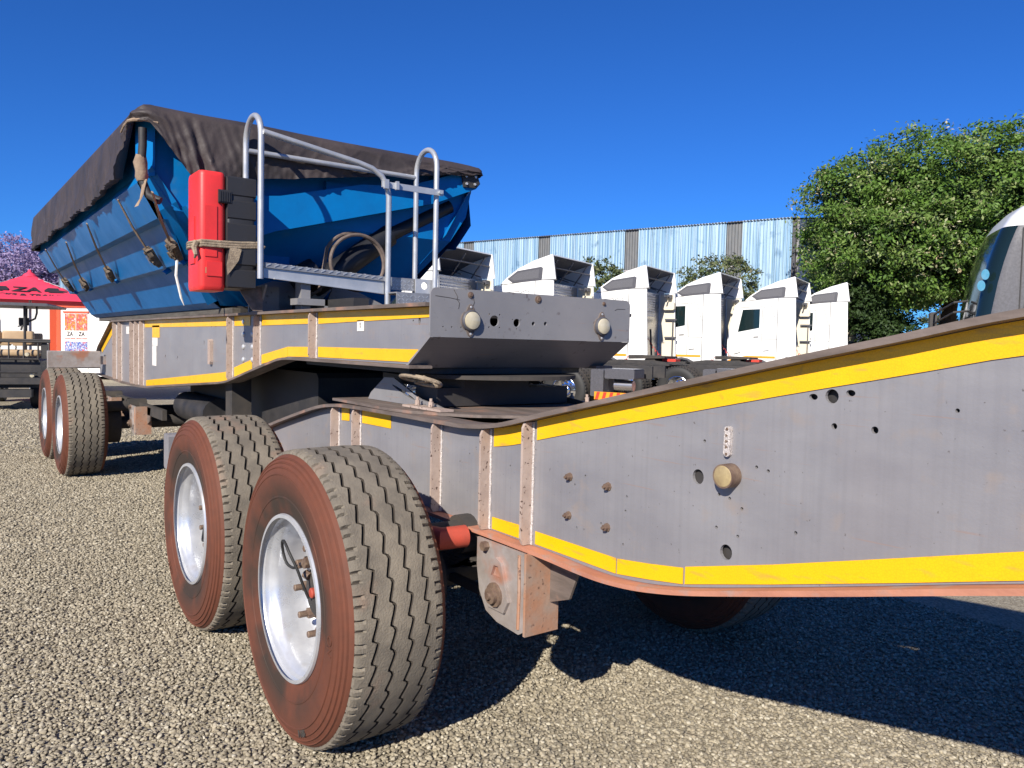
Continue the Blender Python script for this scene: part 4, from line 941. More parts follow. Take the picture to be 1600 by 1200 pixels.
# ------------------------------------------------------------------ corrugated shed
SH0 = Vector((-16.5, 27.37, 0)); SHD = Vector((-.955, -.30, 0)).normalized(); SHN = Vector((SHD.y, -SHD.x, 0))
if SHN.dot(CAM - SH0) < 0: SHN = -SHN
sh = thing('metal_shed', 'long pale blue corrugated metal shed with grey skylight strips behind the trucks', 'shed')
def clad_mesh(w, z0, z1, name):
    b = MB(); pts = []
    p = w / 5
    for k in range(5):
        x = k * p; pts += [(x, 0), (x + p * .30, 0), (x + p * .42, .055), (x + p * .66, .055), (x + p * .78, 0)]
    pts.append((w, 0))
    b.grid([[(x, -y, z0) for x, y in pts], [(x, -y, z1) for x, y in pts]])
    return b
ang = math.atan2(SHD.y, SHD.x)
WS = .70
first = {}
for k in range(92):
    o_ = SH0 + SHD * (k * WS)
    sky_l = (k % 7 == 3)
    key = 's' if sky_l else 'c'
    if key not in first:
        m_ = clad_mesh(WS - .012, 0, 6.93, key)
        c = m_.build('skylight_sheet' if sky_l else 'cladding_sheet', M['skylight'] if sky_l else M['cladA'], sh, smooth=0, fixn=False); first[key] = c
    else:
        c = first[key].copy(); C.objects.link(c)
    side = 1 if (Vector((math.sin(ang), -math.cos(ang), 0))).dot(SHN) > 0 else -1
    c.location = o_ + SHN * random.uniform(0, .012) + (SHN * .05 if not sky_l else Vector()); c.rotation_euler = (0, 0, ang)
    if side < 0: c.scale = (1, -1, 1)
    if sky_l:
        t_ = MB(); q = o_ + SHN * .045; e = o_ + SHD * WS + SHN * .045
        t_.tube([q + Vector((0, 0, 5.0)), e + Vector((0, 0, 5.0))], .03, 4); t_.build('crossbar', M['weld'], sh, smooth=0)
b = MB(); a0 = SH0 - SHD * .1 ; a1 = SH0 + SHD * 65
dep = -SHN * 18
def P3(p, z): return (p.x, p.y, z)
b.add([P3(a0 + dep * .004, 0), P3(a1 + dep * .004, 0), P3(a1 + dep, 0), P3(a0 + dep, 0), P3(a0 + dep * .004, 6.85), P3(a1 + dep * .004, 6.85), P3(a1 + dep, 6.85), P3(a0 + dep, 6.85), P3(a0 + dep * .5, 8.1), P3(a1 + dep * .5, 8.1)],
      [(0, 4, 5, 1), (3, 2, 6, 7), (0, 3, 7, 8, 4), (1, 5, 9, 6, 2)]); b.build('inner_wall', M['darkgrey'], sh, smooth=0)
b = MB(); q = SHN * .12
b.add([P3(a0 + q, 6.88), P3(a1 + q, 6.88), P3(a1 + dep * .5, 8.16), P3(a0 + dep * .5, 8.16), P3(a1 + dep, 6.9), P3(a0 + dep, 6.9)], [(0, 1, 2, 3), (3, 2, 4, 5)]); b.build('roof', M['darkgrey'], sh, smooth=0)
b = MB()
for k in range(460):
    p_ = a0 + SHD * (k * .14) + q; b.obox((p_.x, p_.y, 6.90), (.06, .05, .05), Matrix.Rotation(ang, 3, 'Z'))
o_ = b.build('roof_edge_ribs', M['darkgrey'], sh, smooth=0); o_['kind'] = 'stuff'
b = MB(); b.obox(tuple(SH0 - SHD * .16 + dep * .04 + Vector((0, 0, 3.42))), (.10, 1.0, 6.84), Matrix.Rotation(ang, 3, 'Z')); b.build('corner_flashing', M['plate'], sh, smooth=0)

# ------------------------------------------------------------------ white truck tractors
def truck_wheel(dual, name='wheel', chrome=False):
    b = MB().use(M['chrome'] if chrome else M['silver']); off = .12 if dual else .02
    b.lathe([(.275, .0), (.285, .004), (.275, .02), (.262, .05), (.255, off + .04), (.20, off + .02), (.12, off), (.10, off - .03), (.07, off - .05), (.0005, off - .055)], 36)
    b.use(M['black'])
    for k in range(10):
        a = 2 * math.pi * k / 10; b.cyl((.165 * math.cos(a), 0, .165 * math.sin(a)), .022, off - .02, off + .02, n=6)
    w_ = b.build(name, smooth=40, fixn=False)
    t = MB(); S_ = [(.275, .02), (.29, .0), (.36, -.018), (.43, -.02), (.48, .0), (.505, .02)]
    def tyre(y0, wd): 
        t.use(M['rubber']); t.lathe([(r, y0 + y) for r, y in S_] + [(.512, y0 + .04)], 48); t.lathe([(.512, y0 + wd - .04)] + [(r, y0 + wd - y) for r, y in S_[::-1]], 48)
        t.use(M['dark']); pr = [(.512, y0 + .04)]
        for g_ in (.3, .5, .7): pr += [(.515, y0 + wd * g_ - .01), (.503, y0 + wd * g_ - .005), (.503, y0 + wd * g_ + .005), (.515, y0 + wd * g_ + .01)]
        pr.append((.512, y0 + wd - .04)); t.lathe(pr, 48)
        for k in range(44):
            for sy in (y0 + .035, y0 + wd - .035):
                a = 2 * math.pi * k / 44; t.obox((.512 * math.cos(a), sy, .512 * math.sin(a)), (.02, .045, .035), Matrix.Rotation(-a, 3, 'Y'))
    tyre(0, .29)
    if dual: tyre(.33, .29)
    t.build('tyre', parent=w_, smooth=35, fixn=False)
    return w_
def make_truck():
    t = thing('truck_tractor', 'x', 'truck')
    W = M['white']
    cab = [(-2.12, .55), (-2.16, 1.15), (-2.12, 1.85), (-1.93, 2.86), (-1.80, 2.98), (-.55, 3.12), (-.55, .98), (-.95, .96)]
    arch = [(-1.20 + .62 * math.cos(a), .50 + .62 * math.sin(a)) for a in [R(172 - 166 * k / 10) for k in range(11)]]
    body = cab[:6] + [(-.55, 3.12), (-.55, .80)] + arch[::-1] + [(-1.95, .52)]
    b = MB(); b.prism(body, .0, 2.45); c = part(b, 'cab', W, t, smooth=25)
    # window, windscreen, doors
    for y in (-.006, 2.45):
        b = MB(); b.prism([(-1.80, 2.02), (-1.12, 2.16), (-1.12, 2.76), (-1.66, 2.74)], y, y + .006); part(b, 'side_window', M['glass'], c, smooth=0)
    b = MB(); b.add([(-2.135, .15, 1.90), (-2.135, 2.3, 1.90), (-1.965, 2.3, 2.78), (-1.965, .15, 2.78)], [(0, 1, 2, 3)]); part(b, 'windscreen', M['glass'], c, smooth=0)
    b = MB()
    def line(pts, wd=.014):
        for a, e in zip(pts, pts[1:]):
            d = Vector((e[0] - a[0], e[1] - a[1])); n_ = Vector((-d.y, d.x)).normalized() * wd / 2
            b.prism([(a[0] - n_.x, a[1] - n_.y), (e[0] - n_.x, e[1] - n_.y), (e[0] + n_.x, e[1] + n_.y), (a[0] + n_.x, a[1] + n_.y)], -.004, .001)
    line([(-1.04, 1.2), (-1.04, 2.84), (-1.84, 2.80)]); line([(-1.0, 1.80), (-1.0, 2.80), (-.86, 2.86), (-.76, 2.84), (-.60, 2.3)]); line([(-1.0, 1.80), (-.58, 1.80)]); line([(-.57, .95), (-.57, 3.1)], .02)
    line([(-.98, 1.42), (-.80, 1.44)], .03); line([(-1.9, 1.30), (-1.70, 1.36)], .03); line([(-1.30, 1.86), (-1.14, 1.87)], .04); line([(-.5, 3.125), (.06, 3.12)], .022); line([(-1.95, 2.96), (-1.55, 3.03)], .012)
    part(b, 'panel_gaps', M['seam'], c, smooth=0)['kind'] = 'stuff'
    b = MB(); b.prism([(-2.1, 1.10), (-1.50, 1.26), (-.60, 1.26), (-.60, 1.19), (-1.50, 1.19), (-2.1, 1.03)], -.006, -.001); part(b, 'orange_band', M['orange'], c, smooth=0)
    b = MB(); b.prism([(x, z) for x, z in [(-1.20 + .68 * math.cos(R(172 - 166 * k / 10)), .50 + .68 * math.sin(R(172 - 166 * k / 10))) for k in range(11)]] + arch[::-1], -.03, .25); part(b, 'wheel_arch', M['darkgrey'], c, smooth=30)
    # side fairings behind the cab
    for y in (0, 2.41):
        b = MB(); b.prism([(-.55, .98), (.05, .98), (.0, 1.9), (-.04, 3.12), (-.55, 3.12)], y + .001, y + .04); f = part(b, 'side_fairing', W, t, smooth=0)
        if y > 1:
            b = MB(); b.prism([(-.50, 1.0), (.02, 1.0), (-.06, 3.10), (-.50, 3.1)], y - .012, y - .002); part(b, 'fairing_liner', M['cream'], f, smooth=0)
            b = MB()
            for z in (1.15, 1.75, 2.3): b.box(-.30, .06, y - .10, y - .014, z, z + .05)
            b.tube([(-.05, y - .08, 1.2), (-.05, y - .08, 2.3)], .02, 6); part(b, 'rung', M['darkgrey'], f, smooth=0)['kind'] = 'stuff'
            b = MB(); b.box(-.34, .0, y - .16, y - .02, 2.62, 2.86, .03); wl = part(b, 'work_lamp', M['cream'], f, smooth=0)
            b = MB(); b.box(-.22, -.10, y - .20, y - .04, 2.98, 3.08); b.box(-.18, -.14, y - .6, y - .04, 3.0, 3.03); part(b, 'camera_bracket', M['darkgrey'], f, smooth=0)
    # roof deflector: open shell
    dp = [(-1.62, 3.02), (-1.45, 3.18), (-1.10, 3.42), (-.60, 3.63), (-.10, 3.77), (-.07, 3.75), (.02, 3.14), (-.55, 3.13)]
    for y in (.0, 2.41):
        b = MB(); b.prism(dp, y + .001, y + .04); f = part(b, 'roof_fairing_side', W, t, smooth=0)
        ys = (-.012, .0) if y < 1 else (2.451, 2.463)
        b = MB(); b.prism([(-1.40, 3.17), (-1.24, 3.06), (-.42, 3.12), (-.37, 3.16), (-.35, 3.43), (-.40, 3.46), (-1.10, 3.37)], *ys); lv = part(b, 'side_louvre', M['darkgrey'], f, smooth=0)
        b = MB(); b.prism([(-1.31, 3.175), (-1.20, 3.115), (-.47, 3.17), (-.45, 3.40), (-1.08, 3.32)], ys[0] - .004 if y < 1 else ys[1], ys[0] if y < 1 else ys[1] + .004, ); part(b, 'louvre_mesh', mat_louvre, lv, smooth=0)
    b = MB(); b.strip(dp[:5], .04, 2.41, .03); rf_ = part(b, 'roof_fairing_top', W, t, smooth=40)
    b = MB(); b.strip([(x, z - .034) for x, z in dp[:5]], .042, 2.408, .006); part(b, 'fairing_liner', M['darkgrey'], rf_, smooth=40)  # dark sheet added below the top to darken the open shell inside
    b = MB()
    for y in (.3, 1.2, 2.1): b.tube([(-.5, y, 3.13), (-.12, y + .05, 3.66)], .02, 5); b.tube([(-1.0, y, 3.40), (-.2, y, 3.15)], .015, 5)
    b.tube([(-.15, .05, 3.45), (-.15, 2.4, 3.45)], .02, 5); part(b, 'fairing_struts', M['darkgrey'], t)['kind'] = 'stuff'
    # cab rear wall details
    b = MB(); b.box(-.549, -.53, .05, 2.4, 1.0, 3.1); rw = part(b, 'rear_wall', M['silver'], t, smooth=0)
    b = MB()
    for k in range(9): b.box(-.53, -.515, .8, 2.0, 2.4 + k * .075, 2.44 + k * .075)
    part(b, 'ribs', M['label'], rw, smooth=0)['kind'] = 'stuff'
    b = MB(); b.box(-.53, -.40, .75, .90, 3.08 - .55, 3.18 - .5); part(b, 'marker_lamp', M['amber'], rw, smooth=0)
    b = MB(); b.tube([(-.35, .25, .9), (-.35, .25, 2.9)], .07, 12); b.tube([(-.3, .5, .9), (-.3, .5, 1.9)], .05, 8); b.tube([(-.3, 1.3, .9), (-.38, 1.3, 2.0)], .03, 8); part(b, 'intake_pipe', M['dark'], t)
    cl = MB(); pts = []
    for k in range(180):
        u = k / 179; pts.append((-.45 + u * 2.2 + .0, .9 + .05 * math.sin(k * .9), 1.9 - 1.55 * u + .9 * u * u + .05 * math.cos(k * .9) - .55 * math.sin(u * 3.1)))
    cl.tube(pts, .009, 4); part(cl, 'coiled_air_line', M['redpaint'], t)
    # chassis
    for y in (.80, 1.58):
        b = MB(); b.box(-.9, 4.05, y, y + .08, .80, 1.06) if 0 else b.box(-.9, 4.95, y, y + .08, .80, 1.06); part(b, 'frame_rail', M['black'], t, smooth=0)
    b = MB(); b.box(1.1, 2.9, .55, 1.9, 1.02, 1.06); b.prism([(.9, 1.06), (1.5, 1.14), (2.4, 1.14), (3.3, 1.04)], .72, .85); part(b, 'catwalk', M['black'], t, smooth=0)
    b = MB(); b.prism([(1.75, 1.16), (2.7, 1.20), (2.7, 1.24), (1.75, 1.26)], .75, 1.72); b.prism([(2.1, 1.06), (2.5, 1.06), (2.4, 1.2), (2.2, 1.2)], .8, 1.65); part(b, 'fifth_wheel', M['dark'], t, smooth=0)
    b = MB(); b.box(2.55, 2.9, 1.0, 1.35, 1.12, 1.18); part(b, 'release_cover', M['redpaint'], t, smooth=0)
    b = MB(); b.cyl((.35 - .0, .32, .68), .30, -.25, 1.05, 'x', 28) if 0 else b.tube([(-.30, .33, .70), (.95, .33, .70)], .31, 28); ft_ = part(b, 'fuel_tank', M['silver'], t)
    b = MB()
    for x in (.0, .62): b.tube([(x, .33, .70), (x + .05, .33, .70)], .318, 28)
    part(b, 'tank_strap', M['darkgrey'], ft_)
    b = MB(); b.box(1.02, 1.34, .10, .75, .45, .98, .03); part(b, 'battery_box', M['darkgrey'], t, smooth=0)
    for x in (1.92, 3.27):
        b = MB(); b.tube([(x, .3, .515), (x, 2.15, .515)], .09, 12); part(b, 'axle', M['dark'], t)
    b = MB(); b.box(4.88, 4.94, .10, 2.35, .36, .52); tb = part(b, 'tail_bar', M['orange'], t, smooth=0)
    b = MB()
    for k in range(10):
        y = .14 + k * .22; b.add([(4.943, y, .365), (4.943, y + .1, .365), (4.943, y + .16, .515), (4.943, y + .06, .515)], [(0, 1, 2, 3)])
        if k < 6: b.add([(4.0 + k * .15, .054, .365), (4.07 + k * .15, .054, .365), (4.11 + k * .15, .054, .515), (4.04 + k * .15, .054, .515)], [(0, 1, 2, 3)])
    part(b, 'red_chevrons', M['redpaint'], tb, smooth=0)['kind'] = 'stuff'
    b = MB(); b.box(3.98, 4.93, .058, .075, .36, .52); part(b, 'side_chevron', M['orange'], tb, smooth=0)
    b = MB(); b.tube([(4.35, .3, .66), (4.75, .3, .66)], .11, 16); part(b, 'air_tank', M['silver'], t)
    b = MB(); b.box(4.2, 4.85, .06, .62, .80, 1.00, .02); part(b, 'rear_locker', M['darkgrey'], t, smooth=0)
    b = MB(); b.box(4.2, 4.85, .06, .62, 1.002, 1.01); part(b, 'locker_lid', M['silver'], t, smooth=0)
    b = MB(); b.box(3.86, 4.15, .12, .7, .42, .98, .02); part(b, 'battery_box', M['darkgrey'], t, smooth=0)
    ww = truck_wheel(True, chrome=True)
    sw = truck_wheel(False)
    sw.parent = t; sw.location = (-1.20, .0, .51)
    s2 = dup(sw, t); s2.location = (-1.20, 2.45, .51); s2.rotation_euler = (0, 0, math.pi)
    ww.parent = t; ww.location = (1.92, .05, .515)
    for x, far in ((3.27, 0), (1.92, 1), (3.27, 1)):
        q = dup(ww, t); q.location = (x, 2.40 if far else .05, .515); q.rotation_euler = (0, R(40 * x), math.pi if far else 0)
    return t
mat_louvre = mat('louvre_mesh', (.13, .13, .145), .6, 0, col2=(.07, .07, .08), nscale=60)
tk0 = make_truck()
TR_ = [(-13.2, 5.0, 'white truck tractor mostly hidden behind the blue bin, only its tank and wheels showing'),
       (-12.90, 8.37, 'white truck tractor beside the handrails, with its open roof fairing showing struts'),
       (-12.68, 11.66, 'white truck tractor directly above the grey nose plate with lamps'),
       (-12.76, 15.12, 'white truck tractor just right of the grey nose plate, third from the handrails'),
       (-12.51, 18.04, 'white truck tractor in front of the sparse tree by the shed, fourth from the handrails'),
       (-11.69, 20.64, 'white truck tractor with a clear side window, second from the right end of the row'),
       (-11.61, 23.46, 'white truck tractor at the right end of the row, next to the big green tree')]
for i, (x, y, lab) in enumerate(TR_):
    t = tk0 if i == 0 else dup(tk0)
    t.location = (x, y, 0); t.rotation_euler = (0, 0, R(23)); t['label'] = lab; t['group'] = 'white truck tractors parked in a row'

# ------------------------------------------------------------------ dark truck at the right edge
def loft_cab(parent):
    lv = [.5, 1.0, 1.5, 1.95, 2.2, 2.5, 2.8, 3.05, 3.28, 3.34, 3.5, 3.65, 3.78, 3.87, 3.92]
    def fx(z): return lerp_poly([(.5, .0), (1.95, .0), (2.6, .10), (3.0, .20), (3.3, .30), (3.5, .42), (3.7, .62), (3.85, .95), (3.92, 1.3)], z)
    def ins(z): return lerp_poly([(.5, 0), (3.3, .04), (3.6, .12), (3.8, .26), (3.92, .5)], z)
    Wd = 2.4; rows = []
    for z in lv:
        f = fx(z); i_ = ins(z); r = .30; row = []
        row.append((2.6, i_, z))
        for x in (2.0, 1.4, 1.0, .8): row.append((max(x, f + r), i_, z))
        for k in range(9): a = R(270 - 90 * k / 8); row.append((f + r + r * math.cos(a), i_ + r + r * math.sin(a), z))
        for k in range(1, 6):
            y = i_ + r + (Wd - 2 * i_ - 2 * r) * k / 6; row.append((f - .05 * math.sin(math.pi * k / 6), y, z))
        for k in range(9): a = R(180 - 90 * k / 8); row.append((f + r + r * math.cos(a), Wd - i_ - r + r * math.sin(a), z))
        for x in (.8, 1.4, 2.6): row.append((max(x, f + r), Wd - i_, z))
        rows.append(row)
    n = len(rows[0]); parts_ = {'cab': ('paintgrey', []), 'windscreen': ('glass', []), 'roof': ('white', []), 'pillar': ('darkgrey', [])}
    for i in range(len(rows) - 1):
        z = (lv[i] + lv[i + 1]) / 2
        for k in range(n - 1):
            if z > 3.33: key = 'roof'
            elif 1.95 < z and 7 <= k < n - 9: key = 'windscreen'
            elif k >= 4 and k < n - 5 and z > 1.0: key = 'pillar'
            else: key = 'cab'
            parts_[key][1].append((rows[i][k], rows[i][k + 1], rows[i + 1][k + 1], rows[i + 1][k]))
    out = {}
    M['paintgrey'] = mat('warm_grey_truck_paint', (.24, .24, .26), .35, .2, coat=.5)
    for key, (m_, qs) in parts_.items():
        b = MB()
        for q in qs: b.add(q, [(0, 1, 2, 3)])
        import bmesh
        o = b.build(key, M[m_] if key != 'roof' else M['white'], parent, smooth=0, fixn=False)
        bm = bmesh.new(); bm.from_mesh(o.data); bmesh.ops.remove_doubles(bm, verts=bm.verts, dist=.0005); bm.to_mesh(o.data); bm.free()
        o.data.shade_smooth(); o.data.set_sharp_from_angle(angle=R(50)); out[key] = o
    b = MB(); b.add([(1.3, .5, 3.915), (2.6, .5, 3.915), (2.6, 1.9, 3.915), (1.3, 1.9, 3.915)], [(0, 1, 2, 3)]); b.build('roof_hatch', M['white'], out['roof'], smooth=0)
    return out
dt = thing('parked_truck', 'dark grey truck with a white roof and two round blue stickers, at the right edge', 'truck', (-2.88, 12.25, 0), R(31))
dt.scale = (1, 1, 1.045)
pr_ = loft_cab(dt)
for z, y, x in ((2.62, .10, .12), (2.45, .085, .07)):
    b = MB(); nrm_ = Vector((-.80, -.57, -.1)).normalized()
    # disc lying on the curved glass corner
    cpt = Vector((x, y, z)); q_ = nrm_.to_track_quat('Z', 'Y').to_matrix()
    b.add([tuple(cpt + nrm_ * .03 + q_ @ Vector((.08 * math.cos(2 * math.pi * k / 24), .08 * math.sin(2 * math.pi * k / 24), 0))) for k in range(24)], [tuple(range(24))])
    part(b, 'round_sticker', mat('blue_sticker', (.10, .42, .62), .5, 0, col2=(.2, .5, .7), nscale=20), pr_['windscreen'], smooth=0)
b = MB(); b.prism([(.60, 1.95), (1.5, 1.95), (1.5, 3.0), (.75, 3.0)], -.006, .0); part(b, 'side_window', M['glass'], pr_['cab'], smooth=0)
b = MB(); b.box(.56, .575, -.004, .03, 1.0, 3.3); part(b, 'door_seam', M['black'], pr_['cab'], smooth=0)
b = MB()
for z in (1.98, 2.14): b.tube([(-.02, .9, z + .12), (-.22, .85, z + .10), (-.35, 1.6, z), (-.35, 2.5, z - .04)], .018, 6)
b.tube([(-.35, 1.6, 1.98), (-.35, 1.6, 2.2)], .015, 6); b.box(-.42, -.30, 2.45, 2.75, 1.75, 2.15, .02); part(b, 'mirror_arm', M['black'], dt)
b = MB(); b.box(.4, 6.0, .8, 1.6, .7, 1.0); part(b, 'frame_rail', M['black'], dt, smooth=0)
for x, far in ((1.0, 0), (1.0, 1), (4.6, 0), (4.6, 1)):
    q = dup([o for o in tk0.children if o.name.startswith('wheel')][0], dt); q.location = (x, 2.42 if far else -.01, .515); q.rotation_euler = (0, 0, math.pi if far else 0)

# ------------------------------------------------------------------ cabins, umbrella, golf cart
def box_frame(name, label, cat, loc, rz): return thing(name, label, cat, loc, rz)
RH_ = R(53.5)
c1 = thing('site_cabin', 'white prefabricated cabin with red corner and roof trim behind the golf cart', 'cabin', (-28.25, 2.30, 0), R(84))
b = MB(); b.box(-7, 0, 0, 2.6, .1, 2.42); part(b, 'wall', M['cabinwall'], c1, smooth=0)
b = MB(); b.box(-7.05, .04, -.05, 2.65, 2.42, 2.55); part(b, 'roof_trim', M['cabintrim'], c1, smooth=0)
b = MB(); b.box(-.16, .035, -.04, 2.5, .1, 2.418); part(b, 'corner_trim', M['cabintrim'], c1, smooth=0)
b = MB(); b.box(-3.0, -1.6, -.03, -.002, 1.0, 1.9); part(b, 'window', M['cabinwall'], c1, smooth=0)
for x in (-1.6, -3.2, -4.8):
    b = MB(); b.box(x - .01, x + .01, -.006, -.001, .1, 2.42); part(b, 'panel_joint', M['seam'], c1, smooth=0)
p2 = frame_pt(91, 500, 26)
c2 = thing('site_cabin', 'white cabin with posters covering its double door, seen past the rear trailer wheels', 'cabin', (p2.x, p2.y, 0), R(33))
b = MB(); b.box(0, 7, 0, 3, .1, 2.34); part(b, 'wall', M['cabinwall'], c2, smooth=0)
b = MB(); b.box(-.05, 7.05, -.06, 3.05, 2.34, 2.46); part(b, 'roof_trim', M['cabintrim'], c2, smooth=0)
b = MB(); b.box(-.035, .12, -.04, .06, .1, 2.338); part(b, 'corner_trim', M['cabintrim'], c2, smooth=0)
b = MB(); b.box(.26, 1.40, -.05, -.002, 2.16, 2.215); part(b, 'door_lintel', M['cabintrim'], c2, smooth=0)
for k in range(2):
    x0 = .32 + k * .52
    b = MB(); b.box(x0, x0 + .505, -.03, -.002, .15, 2.14); d_ = part(b, 'door', M['cabinwall'], c2, smooth=0)
    for nm, m_, z0, z1 in (('poster_top', 'postA', 1.58, 2.13), ('poster_middle', 'label', 1.22, 1.577), ('poster_bottom', 'postC', .5, 1.217)):
        b = MB(); b.box(x0 + .01, x0 + .495, -.034, -.031, z0, z1); pp = part(b, nm, M[m_], d_, smooth=0)
        if nm == 'poster_middle':
            text_part('poster_logo', 'ZA', .20, M['print'], pp, XZ(x0 + .25, -.037, 1.40), .001, bold=.006)
            text_part('poster_print', 'TRUCKS & TRAILERS', .052, M['redpaint'], pp, XZ(x0 + .25, -.037, 1.30), .001, bold=.002)
um = thing('market_umbrella', 'square red umbrella printed with black truck lettering, behind the golf cart', 'umbrella', (-18.5, .76, 0), R(81))
b = MB(); hw = 1.62; NN = 12
rows = []
def can(u, v):   # pyramid canopy with slight sag
    r_ = max(abs(u), abs(v)); z = 2.84 - .66 * r_ - .10 * math.sin(math.pi * r_) * (1 - .35 * min(abs(u), abs(v)) / max(r_, 1e-6)); return (u * hw, v * hw, z)
for i in range(2 * NN + 1): rows.append([can(-1 + i / NN, -1 + j / NN) for j in range(2 * NN + 1)])
b.grid(rows); cp = b.build('canopy', M['canopyred'], um, smooth=25)
md = cp.modifiers.new('thickness', 'SOLIDIFY'); md.thickness = .006
b = MB(); b.grid([[(u * hw * 1.0, -hw, 2.18 - dz + .0) for u in [-1 + i / 12 for i in range(25)]] for dz in (0.01, .10)]); b.build('valance', M['canopyred'], um, smooth=0) if 0 else None
b = MB(); b.tube([(0, 0, 0), (0, 0, 2.8)], .028, 10); part(b, 'pole', M['galv'], um)
b = MB(); b.lathe([(.0005, 2.93), (.03, 2.92), (.05, 2.86), (.12, 2.82), (.16, 2.76)], 14, (0, 0, 0), 'z'); part(b, 'cap', M['canopyred'], um)
for sx, sy in ((1, 1), (1, -1), (-1, 1), (-1, -1)):
    b = MB(); b.tube([(0, 0, 2.78), (sx * hw * .5, sy * hw * .5, 2.46), (sx * hw * .98, sy * hw * .98, 2.15)], .012, 6); part(b, 'rib', M['galv'], um)
b = MB(); b.box(-.4, .4, -.4, .4, 0, .12); part(b, 'base', M['darkgrey'], um, smooth=0)
slope = math.atan2(.66, hw)
mt = Matrix.Translation((.0, -hw * .60, 2.84 - .66 * .60 - .088 + .015)) @ Matrix.Rotation(slope, 4, 'X')
text_part('logo_letters', 'ZA', .42, M['print'], cp, mt @ Matrix.Translation((0, .02, 0)), .002, bold=.010)
text_part('logo_words', 'TRUCKS & TRAILERS', .195, M['print'], cp, mt @ Matrix.Translation((0, -.28, .006)), .002, bold=.006)
for s in (-1, 1):
    b = MB(); b.prism([(s * .34, .02), (s * .78, .0), (s * .80, .08), (s * .62, .14), (s * .60, .26), (s * .40, .27), (s * .34, .12)], 0.0, .004, axis='z'); b.prism([(s * .42, -.05), (s * .74, -.05), (s * .70, -.01), (s * .46, -.01)], 0.0, .004, axis='z')
    o_ = b.build('logo_truck', M['print'], cp, smooth=0); o_.matrix_local = mt @ Matrix.Translation((0, .03, .004))

gc = thing('golf_cart', 'black golf cart with tan seats and a flat roof under the red umbrella', 'golf cart', (-15.25, .12, 0), R(75))
# local: x right, y forward (away from the camera), z up
b = MB(); b.box(-.75, .72, -.35, 1.9, 1.985, 2.04, .012); part(b, 'roof', M['darkgrey'], gc, smooth=0)
for x in (-.58, .30):
    b = MB(); b.tube([(x, -.1, 1.1), (x, -.1, 1.99)], .024, 8); part(b, 'roof_post', M['black'], gc)
for x in (-.6, .02):
    b = MB(); b.tube([(x, 1.5, 1.0), (x, 1.6, 1.99)], .02, 8); part(b, 'roof_post', M['black'], gc)
b = MB(); b.tube([(.47, .1, 1.99), (.47, .1, 1.86), (.44, .1, 1.75), (.30, .1, 1.67), (.22, .1, 1.60), (.20, .1, 1.52)], .018, 8); part(b, 'grab_rail', M['black'], gc)
for y, z0, z1 in ((.05, 1.24, 1.50), (.9, 1.2, 1.46)):
    for x0, x1 in ((-.70, -.13), (-.12, .42)):
        b = MB(); rbox(b, x0, x1, y, y + .13, z0, z1, .05); part(b, 'seat_back', M['tan'], gc, smooth=40)
b = MB(); rbox(b, -.70, .60, -.42, .0, 1.02, 1.14, .05); part(b, 'rear_seat', M['tan'], gc, smooth=40)
b = MB(); rbox(b, -.70, .60, .3, .85, .86, .98, .05); part(b, 'front_seat', M['tan'], gc, smooth=40)
b = MB()
for z in (1.30, 1.33): b.tube([(-.78, -.55, z), (.80, -.55, z)], .022, 8)
for x in (-.62, -.40, -.15, .12, .36, .60, .78): b.tube([(x, -.55, .55 if x in (-.15,) else .98), (x, -.55, 1.32)], .016, 6)
b.tube([(-.78, -.55, .97), (.60, -.55, .97)], .02, 6); b.tube([(-.6, -.62, .72), (.6, -.62, .72)], .02, 6)
part(b, 'rear_rack', M['black'], gc)['kind'] = 'stuff'
b = MB(); b.box(-.62, .62, -.45, 2.0, .42, .98, .05); part(b, 'body', M['black'], gc, smooth=0)
b = MB(); b.box(-.66, .66, -.70, -.46, .50, .62, .02); b.box(-.5, .5, -.66, -.45, .25, .40); part(b, 'rear_bumper', M['black'], gc, smooth=0)
b = MB(); b.box(.64, .74, -.52, -.40, .98, 1.28, .02); b.box(-.6, -.45, 1.8, 1.9, .6, .8); part(b, 'side_pod', M['black'], gc, smooth=0)
for x, z in ((.42, 1.06), (.50, .66)):
    b = MB(); b.lathe([(.0005, -.60), (.035, -.598), (.04, -.58), (.04, -.5)], 14, (x, 0, z)); part(b, 'lamp', M['lens'], gc)
b = MB(); rbox(b, -.07, .12, 1.28, 1.33, 1.62, 1.78, .02); b.tube([(.02, 1.3, 1.62), (-.1, 1.4, 1.6)], .012, 6); part(b, 'mirror', M['black'], gc)
b = MB(); b.tube([(-.3 + .17 * math.cos(a), 1.35 + .05 * math.sin(a), 1.15 + .16 * math.sin(a)) for a in [2 * math.pi * k / 20 for k in range(20)]], .013, 6, closed=True); part(b, 'steering_wheel', M['rubber'], gc)
for x in (-.52, .52):
    for y in (-.05, 1.75):
        b = MB().use(M['rubber']); s = .11
        b.lathe([(.12, -s), (.25, -s), (.27, -s + .03), (.27, s - .03), (.25, s), (.12, s)], 28, (0, 0, 0), 'x'); b.use(M['silver']); b.lathe([(.0005, -s + .03), (.1, -s + .02), (.12, -s)], 20, (0, 0, 0), 'x'); b.lathe([(.12, s), (.1, s - .02), (.0005, s - .03)], 20, (0, 0, 0), 'x')
        o_ = b.build('wheel', parent=gc, fixn=False); o_.location = (x, y, .27)

